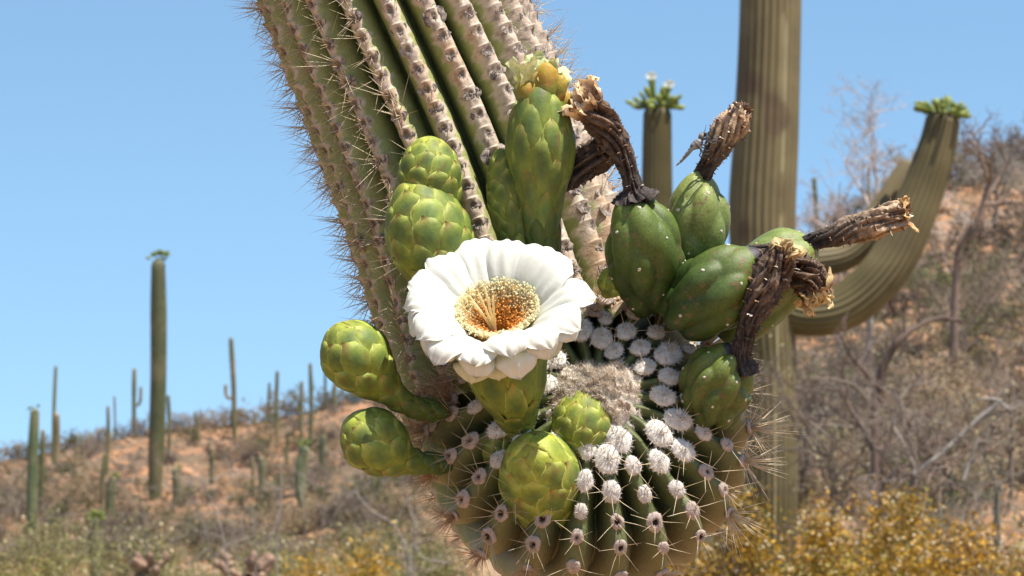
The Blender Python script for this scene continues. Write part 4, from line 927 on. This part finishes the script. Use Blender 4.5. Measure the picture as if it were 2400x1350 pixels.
REFS = [(74, 1080, 'the thick column at the left edge'), (74, 1230, 'the foot of the thick left-edge column'), (130, 1000, 'the pole-like column'), (250, 1010, 'the thin column left of the tallest'), (244, 1160, 'the slender column under the ridge'), (315, 980, 'the one-armed column'),
        (368, 1060, 'the tallest column'), (368, 1175, 'the foot of the tallest column'), (265, 1190, 'the squat budding column'), (226, 1300, 'the stubby dark column at the bottom'), (410, 1150, 'the short dark column beside the tallest'), (458, 1010, 'the small skyline column'), (541, 990, 'the forked brown column'),
        (650, 990, 'the straight ridge column'), (718, 990, 'the pair of ridge columns'), (714, 1120, 'the pale thick stub'), (757, 1070, 'the short dark column by the club-shaped buds'), (496, 1100, 'the short column on the orange slope'), (600, 1120, 'the two columns side by side'),
        (884, 1170, 'the two columns under the lower club-shaped bud'), (975, 1170, 'the column beside the arm tip'), (575, 1310, 'the left-of-centre cholla'), (360, 1320, 'the cholla by the stubby column'), (860, 1300, 'the small golden bush'), (655, 1230, 'the upright pale wands'), (480, 1230, 'the fanning bare wands'), (930, 1250, 'the forked bare branches'), (790, 930, 'the upper club-shaped bud'),
        (1800, 1000, 'the foot of the big trunk'), (1800, 800, 'the big trunk'), (1950, 1020, 'the grey branch tangle'), (2055, 900, 'the dark dead tree'), (2150, 1110, 'the silvery dead tree'), (2300, 970, 'the thick pale branches'), (2240, 600, 'the leaning brown tree'), (2330, 430, 'the bare skyline tree'), (1912, 900, 'the dull green column'),
        (2370, 880, 'the right edge thicket'), (2260, 780, 'the pale thicket'), (2050, 520, 'the tall pale bare tree'), (2340, 1150, 'the dark corner thicket'), (2390, 640, 'the high right thicket'), (2150, 700, 'the underside of the curved arm')]
kinds = ['grey', 'grey', 'tan', 'tan', 'olive', 'dark']
for i in range(30):      # along the left ridge
    px = -30 + 32 * i + rnd.uniform(-12, 12)
    if px < 1000: put_shrub(px, float(np.interp(px, SKX, SKY_)) + 4, rnd.choice(['grey', 'grey', 'olive', 'olive', 'tan']), rnd.uniform(.7, 1.45), 'on the left skyline', 'on the left ridge')
for i in range(235):
    px = rnd.uniform(-60, 1060); y0 = float(np.interp(px, SKX, SKY_)) + 14; t = rnd.random() ** .85; py = y0 + (1330 - y0) * t
    put_shrub(px, py, rnd.choice(kinds + (['tan', 'olive', 'grey'] if py > 1180 else [])), rnd.uniform(.55, 1.2) * (1.15 if py > 1150 else .95), 'on the left slope', 'on the left slope')
for i in range(16):
    px = rnd.uniform(1880, 2430); put_shrub(px, float(np.interp(px, SKX, SKY_)) + 3, rnd.choice(['grey', 'grey', 'olive', 'tan']), rnd.uniform(.7, 1.5), 'on the right skyline', 'on the right ridge')
for i in range(100):
    px = rnd.uniform(1720, 2460); y0 = float(np.interp(px, SKX, SKY_)) + 10; py = y0 + (1240 - y0) * rnd.random() ** .9
    put_shrub(px, py, rnd.choice(['grey', 'tan', 'tan', 'dark', 'olive', 'olive', 'dark']), rnd.uniform(.5, .95), 'on the right hillside', 'on the right slope')
# low dry growth between the shrubs, past counting
rs = np.random.RandomState(77); n = 26000
px = np.where(rs.rand(n) < .5, rs.uniform(-150, 1150, n), rs.uniform(1700, 2550, n)); D = 26 + 150 * rs.rand(n) ** .8; rdv, sdv, _ = prm(px)
D = np.where(px > 1500, 24 + (rdv - 24) * rs.rand(n), 60 + (rdv - 60) * rs.rand(n)); X = D * (px - 1200) / FPX / FW[1]
clump = fbm(np.stack([X, D, 0 * X], -1), 1 / 2.2, 4, 2); kq = clump > .47; X, D, n = X[kq], D[kq], int(kq.sum())
B0 = np.stack([X, D, terr(X, D)], -1)
hv, hf = hairs(n, B0, np.tile((0, 0, 1.), (n, 1)), .12, .42, .018, rs, jitter=.5)
hc = np.repeat(mix((.40, .32, .17), (.24, .22, .10), rs.rand(n)), 3, axis=0)
o = part('dry_grass', hv, hf, M_twig, None, hc, origin=np.zeros(3), kind='stuff'); o['label'] = 'sparse dry grass and low growth on the hillsides'; o['category'] = 'grass'
# pebbles and stones
V, D_, F = ellipsoid(5, 6, (1, .8, .6)); Vs, Fs, Cs = [], [], []
for i in range(4500):
    px = rs.uniform(-100, 1100) if i % 2 else rs.uniform(1750, 2500); rd_, sd_, _ = prm(px); d = sd_ + (rd_ - sd_) * rs.rand(); x = d * (px - 1200) / FPX / FW[1]
    s = rs.uniform(.05, .28) * (1 if i % 9 else 1.5); q = np.array([x, d, 0]); q[2] = float(terr(q[0:1], q[1:2])[0])
    Vs.append(V * s * rs.uniform(.7, 1.3, 3) + q + rs.normal(0, .08 * s, V.shape)); Fs.append(F + 30 * i); Cs.append(np.tile(mix((.42, .22, .11), (.28, .19, .13), np.array(rs.rand())), (30, 1)))
o = part('stones', np.vstack(Vs), np.vstack(Fs), M_soil, None, np.vstack(Cs), origin=np.zeros(3), kind='stuff', smooth=False); o['label'] = 'loose orange-brown stones on the slopes'; o['category'] = 'stones'

def tree(label, name, cat, trunk, r0, seed, depth=4, ln=1.2, bark=(.30, .25, .2), wig=.35, twigs=0, kids=(2, 4), foot=None, extra=(), minr=.004):
    rs = np.random.RandomState(seed); ft = np.array(trunk[0]) if foot is None else foot
    t = empty(name, ft); tag(t, label, cat)
    cv = Curve(trunk, n=30); V, F = tube(cv.P, r0, r0 * .5, 8); part('trunk', V, F, M_twig, t, np.tile(bark, (len(V), 1)))
    allb = []
    for k in range(8):
        i = rs.randint(12, 30); out = []; branching(cv.P[i], nrm(cv.T[i] + rs.normal(0, .7, 3)), ln, r0 * .45, rs, depth, out, wig, kids)
        V, F = tube(out[0][1], out[0][2], out[0][3], 6); part('branch', V, F, M_twig, t, np.tile(bark, (len(V), 1))); allb += out[1:]
    for pth, a, b, col in extra:
        cv_ = Curve(pth, n=24)
        for k in range(5): branching(cv_.P[rs.randint(8, 23)], nrm(cv_.T[12] + rs.normal(0, .8, 3)), ln * .5, b * .8, rs, 1, allb, .5)
    V, F = merge([tube(p, max(a, minr), max(b, minr * .8), 3) for dp, p, a, b in allb])
    c = np.tile(bark, (len(V), 1)) * rs.uniform(.75, 1.2, (len(V), 1))
    if twigs:
        E = np.array([p[-1] for dp, p, _, _ in allb if dp <= 1]); Pq = E[rs.randint(0, len(E), twigs)] + rs.normal(0, .06, (twigs, 3)); lv, lf = leaves(Pq, .014, rs, .5)
        c = np.vstack([c, np.repeat(np.array((.36, .33, .18)) * rs.uniform(.7, 1.3, (twigs, 1)), 4, axis=0)]); F = np.vstack([F, lf + len(V)]); V = np.vstack([V, lv])
    part('twigs', V, F, M_twig, t, c, kind='stuff'); 
    for pth, a, b, col in extra:
        cv = Curve(pth, n=24); V, F = tube(cv.P, a, b, 8); V = V + (fbm(V, 7.0, 3, 2)[:, None] - .5) * a * 1.6; part('branch', V, F, M_twig, t, np.tile(col, (len(V), 1)))
    return t
g_ = lambda x, y, D: far(x, y, D)
def ft(x, D): q = far(x, 1141, D); q[2] = float(terr(q[0:1], q[1:2])[0]); return q
tree('pale leafless tree reaching into the sky between the big trunk and the curved arm', 'bare_tree', 'tree', [ft(2035, 48), g_(2050, 560, 48), g_(2075, 470, 48)], .07, 1, 4, 1.15, (.42, .33, .28), twigs=900)
tree('low pinkish grey bare tree right of the big trunk, partly behind the curved arm', 'bare_tree', 'tree', [ft(1965, 52), g_(1968, 600, 52), g_(1960, 520, 52)], .06, 2, 4, .8, (.40, .30, .26), twigs=900)
tree('grey bare tree on the right skyline beyond the curved arm', 'bare_tree', 'tree', [ft(2330, 60), g_(2335, 470, 60), g_(2320, 420, 60)], .06, 3, 4, .7, (.34, .29, .24), twigs=500)
tree('brown bare tree on the right slope with one long leaning branch', 'bare_tree', 'tree', [ft(2235, 44), g_(2245, 600, 44), g_(2290, 520, 44), g_(2318, 430, 44)], .075, 4, 3, .7, (.22, .15, .11))
tree('dark dead tree at right whose branch bows over in a big arc', 'dead_tree', 'tree', [ft(2055, 21), g_(2050, 960, 21), g_(2058, 905, 21)], .045, 5, 3, .45, (.13, .085, .065),
     extra=[([g_(2058, 920, 21), g_(2075, 850, 21), g_(2120, 785, 21), g_(2200, 748, 21.3), g_(2250, 752, 21.5)], .034, .012, (.12, .075, .055)), ([g_(2055, 910, 21), g_(2000, 840, 21), g_(1960, 770, 21)], .022, .007, (.12, .08, .06)),
            ([g_(2050, 960, 21), g_(1990, 900, 20.8), g_(1900, 885, 20.6)], .014, .005, (.2, .15, .12)), ([g_(2050, 930, 21), g_(2120, 990, 21.2), g_(2180, 1060, 21.3), g_(2235, 1150, 21.3)], .022, .012, (.10, .065, .05))])
tree('silvery dead tree with thick pale branches in the lower right', 'dead_tree', 'tree', [ft(2150, 19), g_(2145, 1180, 19), g_(2150, 1105, 19)], .03, 6, 3, .45, (.26, .20, .16), minr=.003,
     extra=[([g_(2140, 1112, 19), g_(2210, 1060, 19), g_(2290, 985, 19), g_(2345, 940, 19)], .015, .012, (.30, .265, .23)), ([g_(2345, 940, 19), g_(2300, 935, 19), g_(2240, 965, 19.1)], .010, .004, (.27, .235, .20)),
            ([g_(2258, 1125, 19), g_(2275, 1075, 19), g_(2295, 1025, 19)], .010, .006, (.28, .245, .21)), ([g_(2345, 945, 19), g_(2370, 960, 19), g_(2395, 945, 19)], .010, .004, (.27, .235, .20)),
            ([g_(2080, 905, 19), g_(2110, 940, 19), g_(2125, 980, 19)], .010, .005, (.27, .235, .20))])
for i, (x, y, D, ln, lab, bk) in enumerate([(1950, 1020, 24, .55, 'grey tangle of bare branches beside the foot of the big trunk', (.17, .125, .095)), (2200, 1010, 27, .6, 'grey-brown thicket of bare branches behind the pale dead branches', (.21, .15, .105)),
        (2370, 880, 33, .7, 'bare thicket at the right edge, mid height', (.24, .175, .135)), (2010, 900, 36, .7, 'bare brown thicket around the dark dead tree', (.22, .17, .14)), (2260, 780, 46, .8, 'pale thicket on the slope under the curved arm', (.26, .20, .155)), (2390, 640, 54, .8, 'bare thicket high on the right slope', (.26, .19, .14)),
        (1890, 900, 38, .7, 'grey thicket behind the big trunk at right', (.20, .155, .12)), (2340, 1150, 22, .5, 'dark thicket in the lower right corner', (.17, .15, .11))]):
    tree(lab, 'bare_thicket', 'shrub', [ft(x, D), g_(x, y + 60, D), g_(x, y, D)], .03, 20 + i, 3, ln, bk, wig=.5, twigs=350, minr=.0035)
# bare wands in front of the left slope
def wand_shrub(label, x, D, curves, col=(.25, .205, .175)):
    b = ft(x, D); t = empty('bare_shrub', b); tag(t, label, 'shrub')
    for cpts, r in curves:
        cv = Curve([b] + [g_(px, py, D) for px, py in cpts], n=40); r *= .75; V, F = tube(cv.P, r * D / FPX, r * D / FPX * .45, 6)
        V = V + (fbm(V, 3.0, 3, 2)[:, None] - .5) * .05; part('branch', V, F, M_twig, t, np.tile(col, (len(V), 1)))
        rs = np.random.RandomState(int(cpts[-1][0])); out = []
        for k in range(5): branching(cv.P[rs.randint(18, 39)], rs.normal(0, 1, 3) + (0, 0, .8), .016 * D, .9 * D / FPX, rs, 1, out)
        V, F = merge([tube(p, max(a, .8 * D / FPX), .5 * D / FPX, 3) for dp, p, a, _ in out]); part('twigs', V, F, M_twig, t, np.tile(col, (len(V), 1)), kind='stuff')
wand_shrub('pale forked bare branches rising toward the near arm from bottom centre-left', 975, 22, [([(965, 1350), (925, 1240), (862, 1190), (830, 1150)], 4.5), ([(968, 1340), (968, 1240), (955, 1200), (935, 1120)], 4), ([(962, 1300), (990, 1310), (1060, 1320)], 4), ([(870, 1195), (868, 1160), (835, 1105)], 2.5)])
wand_shrub('two upright pale wands of a bare shrub left of centre', 650, 24, [([(648, 1300), (655, 1200), (662, 1120), (658, 1085)], 4.5), ([(690, 1330), (712, 1260), (718, 1200)], 3.5), ([(745, 1300), (785, 1200), (778, 1130)], 3)])
wand_shrub('long thin bare wands fanning up at lower left', 560, 24, [([(530, 1300), (500, 1200), (470, 1110), (455, 1090)], 4), ([(500, 1330), (480, 1240), (440, 1150)], 3), ([(600, 1320), (595, 1240), (590, 1180)], 3)])
wand_shrub('thin dark crooked branch left of the tallest saguaro', 345, 30, [([(345, 1300), (330, 1210), (325, 1130), (305, 1060)], 3), ([(300, 1290), (250, 1262), (205, 1240)], 3.5)], col=(.2, .15, .12))

# --- golden brown leafy bushes in front
def gold_bush(label, x, D, top, wpx, seed, nl=9000, col=(.50, .265, .018), grp=None):
    rs = np.random.RandomState(seed); b = ft(x, D); H = far(x, top, D)[2] - b[2]; Wd_ = wpx / FPX * D / 2
    t = empty('golden_bush', b); tag(t, label, 'bush', grp)
    out = []
    for i in range(26):
        a = rs.uniform(0, 6.28); r = Wd_ * rs.uniform(.1, .85); d = np.array([math.cos(a) * r, math.sin(a) * r, H * rs.uniform(.6, .97)])
        out.append(Curve([b, b + d * (.35, .35, .5), b + d], n=12).P)
    V, F = merge([tube(p, .008, .003, 4) for p in out]); part('stems', V, F, M_twig, t, np.tile((.22, .15, .08), (len(V), 1)), kind='stuff')
    nc = 260; zf = rs.rand(nc) ** .33; az = rs.uniform(0, 6.2832, nc); rf = np.sqrt(rs.rand(nc)) * (1 - .55 * zf ** 5) * (.75 + .35 * np.sin(az * 3 + seed) ** 2)
    cen = np.stack([np.cos(az) * rf * Wd_ * 1.15, np.sin(az) * rf * Wd_, zf * H * (.86 + .12 * np.sin(az * 2 + seed))], -1)
    cs_ = rs.uniform(.03, .065, (nc, 1)) * (D / 12); nl = int(nl * 1.35); k = rs.randint(0, nc, nl); P = b + cen[k] + rs.normal(0, 1, (nl, 3)) * cs_[k]
    lv, lf = leaves(P, .0105 * (D / 12) ** .5, rs, .5); tn = rs.uniform(.4, 1.3, (nc, 1))[k] * rs.uniform(.7, 1.3, (nl, 1)); cc = mix(np.array(col), (.23, .21, .04), (rs.rand(nc) < .3)[k] * .8) * tn
    part('leaves', lv, lf, M_leaf, t, np.repeat(cc, 4, axis=0), kind='stuff', smooth=False)
    V0, D_, F0 = ellipsoid(4, 6, (1, 1, 1)); n2 = nl // 30 if x > 1500 else 40; k = rs.randint(0, nc, n2); P = b + cen[k] + nrm(rs.normal(0, 1, (n2, 3)) + (0, 0, .7)) * cs_[k] * 1.7
    V = (P[:, None, :] + V0[None] * .0062 * (D / 12) * rs.uniform(.6, 1.2, (n2, 1, 1))).reshape(-1, 3); F = (F0[None] + (np.arange(n2) * len(V0))[:, None, None]).reshape(-1, 4)
    part('seed_heads', V, F, M_wool, t, np.tile((.70, .56, .34), (len(V), 1)), kind='stuff')
    return t
GB = [(1745, 11.5, 1140, 300, 'golden bush below the spiny right side of the arm tip'), (1930, 12.5, 1175, 300, 'golden bush right of the foot of the big trunk'), (2105, 13.5, 1135, 260, 'golden bush in the lower right, beneath the dark dead tree'),
      (2235, 11.8, 1215, 250, 'golden bush under the pale dead branch at lower right'), (1600, 12.5, 1270, 260, 'golden bush mostly behind the bottom of the arm tip'), (2060, 10.6, 1255, 300, 'front golden bush at the bottom edge, lower right'), (2390, 13, 1270, 260, 'golden bush in the bottom right corner')]
for i, (x, D, tp, wp_, lab) in enumerate(GB): gold_bush(lab, x, D, tp, wp_, 400 + i)
gold_bush('small golden bush at the bottom edge left of the near arm', 860, 20, 1290, 170, 420, 5000); gold_bush('small golden bush at the bottom edge below the pale wands', 735, 22, 1300, 120, 421, 4000)
gold_bush('olive gold bush in the bottom left corner', 40, 20, 1315, 230, 422, 5000, (.30, .25, .06)); gold_bush('low dull olive bush at the bottom edge, left half', 420, 24, 1330, 260, 423, 5000, (.27, .24, .10))
gold_bush('faded olive bush at the bottom edge near the centre', 1010, 26, 1290, 240, 424, 6000, (.27, .25, .09)); gold_bush('faded olive bush between the two small golden bushes', 640, 30, 1270, 280, 425, 6000, (.30, .27, .12)); gold_bush('olive bush right of the stubby dark saguaro', 330, 34, 1250, 260, 426, 6000, (.29, .25, .12))
gold_bush('olive tan bush at the left edge above the corner', 120, 34, 1235, 280, 427, 6000, (.32, .28, .12)); gold_bush('pale olive bush behind the bare wands', 870, 34, 1235, 260, 428, 6000, (.30, .28, .12))
# pinkish cholla clumps
def cholla(label, x, D, top, seed):
    rs = np.random.RandomState(seed); b = ft(x, D); t = empty('cholla', b); tag(t, label, 'cactus'); H = far(x, top, D)[2] - b[2]; s = D / FPX
    for i in range(20):
        a = rs.uniform(0, 6.28); r = rs.uniform(0, 55) * s; p = b + (math.cos(a) * r, math.sin(a) * r, H - rs.uniform(8, 75) * s); d = nrm((math.cos(a) * .8, math.sin(a) * .8, rs.uniform(.1, 1)))
        Sb = Surf(Curve([p, p + d * 20 * s, p + d * 34 * s + (0, 0, 6 * s)], n=20), [(0, 8 * s), (1, 9 * s)], cap=.7); P, F, m, ph, n = Sb.grid(14, 12, lambda m, ph: 2.2 * s * np.sin(m / s / 1.6) * np.cos(ph * 6))
        part('joint', P, F, M_twig, t, np.tile(mix((.30, .19, .13), (.22, .135, .09), np.array(rs.rand())), (len(P), 1)))
    S, P, F, c = ribcol([b - (0, 0, .1), b + (0, 0, H * .5), b + (0, 0, H - 40 * s)], [(0, 14 * s), (1, 10 * s)], ribs=8, nv=10); part('trunk', P, F, M_twig, t, np.tile((.25, .17, .11), (len(P), 1)))
cholla('pinkish brown cholla clump at the bottom edge, left of centre', 575, 26, 1305, 1); cholla('pinkish cholla clump at the bottom edge right of the stubby saguaro', 360, 24, 1315, 2)

# ------------------------------------------------------------ robber fly clinging to the light brown withered flower
fly = empty('robber_fly', W(Q(1640, 335, 10))); tag(fly, 'slender grey insect clinging to the left of the light brown withered flower', 'insect')
def flytube(pts, rts, name, par, col, nv=24, nu=14, cap=.8, col2=None, ring=0):
    S = Surf(Curve([Q(*p) for p in pts], n=80), rts, cap=cap); P, F, m, ph, n = S.grid(nv, nu)
    c = np.tile(col, (len(P), 1)); v = m / S.M
    if col2 is not None: c = mix(c, col2, (np.sin(v * ring) > .2) * .8)
    return P, F, c, part(name, W(P), F, M_fly, par, c) if name else None
# one continuous body: head, thorax and long tapering abdomen
bp = [(1648, 312, 12), (1643, 322, 12), (1637, 335, 10), (1624, 345, 8), (1610, 362, 6), (1597, 377, 4), (1584, 389, 2)]
P, F, c, body = flytube(bp, [(0, 3), (.03, 8.5), (.09, 7.5), (.14, 5), (.22, 11), (.36, 11), (.46, 5.5), (.6, 5.2), (.85, 3.0), (1, 1.2)], 'body', fly, (.30, .28, .26), nv=70, nu=18, cap=.97, col2=(.06, .055, .05), ring=62)
for dx in (-5, 5):
    V, D_, F = ellipsoid(8, 10, (4.5, 6, 5)); part('eye', W(V + Q(1650 + dx * .6, 315, 12 + dx)), F, M_fly, body, np.tile((.02, .02, .02), (len(V), 1)))
for k, pts in enumerate([[(1645, 330, 18), (1658, 322, 26), (1668, 330, 20), (1686, 322, 0)], [(1642, 338, 18), (1655, 340, 28), (1662, 332, 18), (1682, 330, -6)], [(1636, 342, 16), (1645, 352, 24), (1640, 366, 22), (1662, 368, -8)],
        [(1643, 330, 2), (1656, 326, -8), (1668, 336, -14), (1684, 334, -22)], [(1638, 340, 2), (1652, 350, -6), (1650, 360, -10), (1668, 362, -26)], [(1634, 344, 0), (1642, 350, -6), (1644, 356, -10), (1664, 352, -26)]]):
    cv = Curve([Q(*p) for p in pts], n=30); V, F = (lambda q: tube(q, 2.0, 1.1, 6))(cv.P); part('leg', W(V), F, M_fly, body, np.tile((.05, .045, .045), (len(V), 1)))
for dz in (-3, 5):
    A = Curve([Q(1634, 336, 14 + dz), Q(1616, 356, 14 + dz), Q(1597, 378, 10 + dz)], n=16); wv = 3.4 * np.sin(np.linspace(.15, 3.0, 16)) ** .6
    V = np.stack([A.P - (A.B * wv[:, None]), A.P, A.P + (A.B * wv[:, None])], 1).reshape(-1, 3); V = V[:]; part('wing', W(V), gridF(16, 3), M_fly, body, np.tile((.13, .12, .11), (len(V), 1)))
for dx in (-2, 3):
    cv = Curve([Q(1651, 308, 12 + dx), Q(1654, 300, 14 + dx), Q(1655, 292, 15 + dx)], n=8); V, F = tube(cv.P, .9, .4, 4); part('antenna', W(V), F, M_fly, body, np.tile((.04, .04, .04), (len(V), 1)))
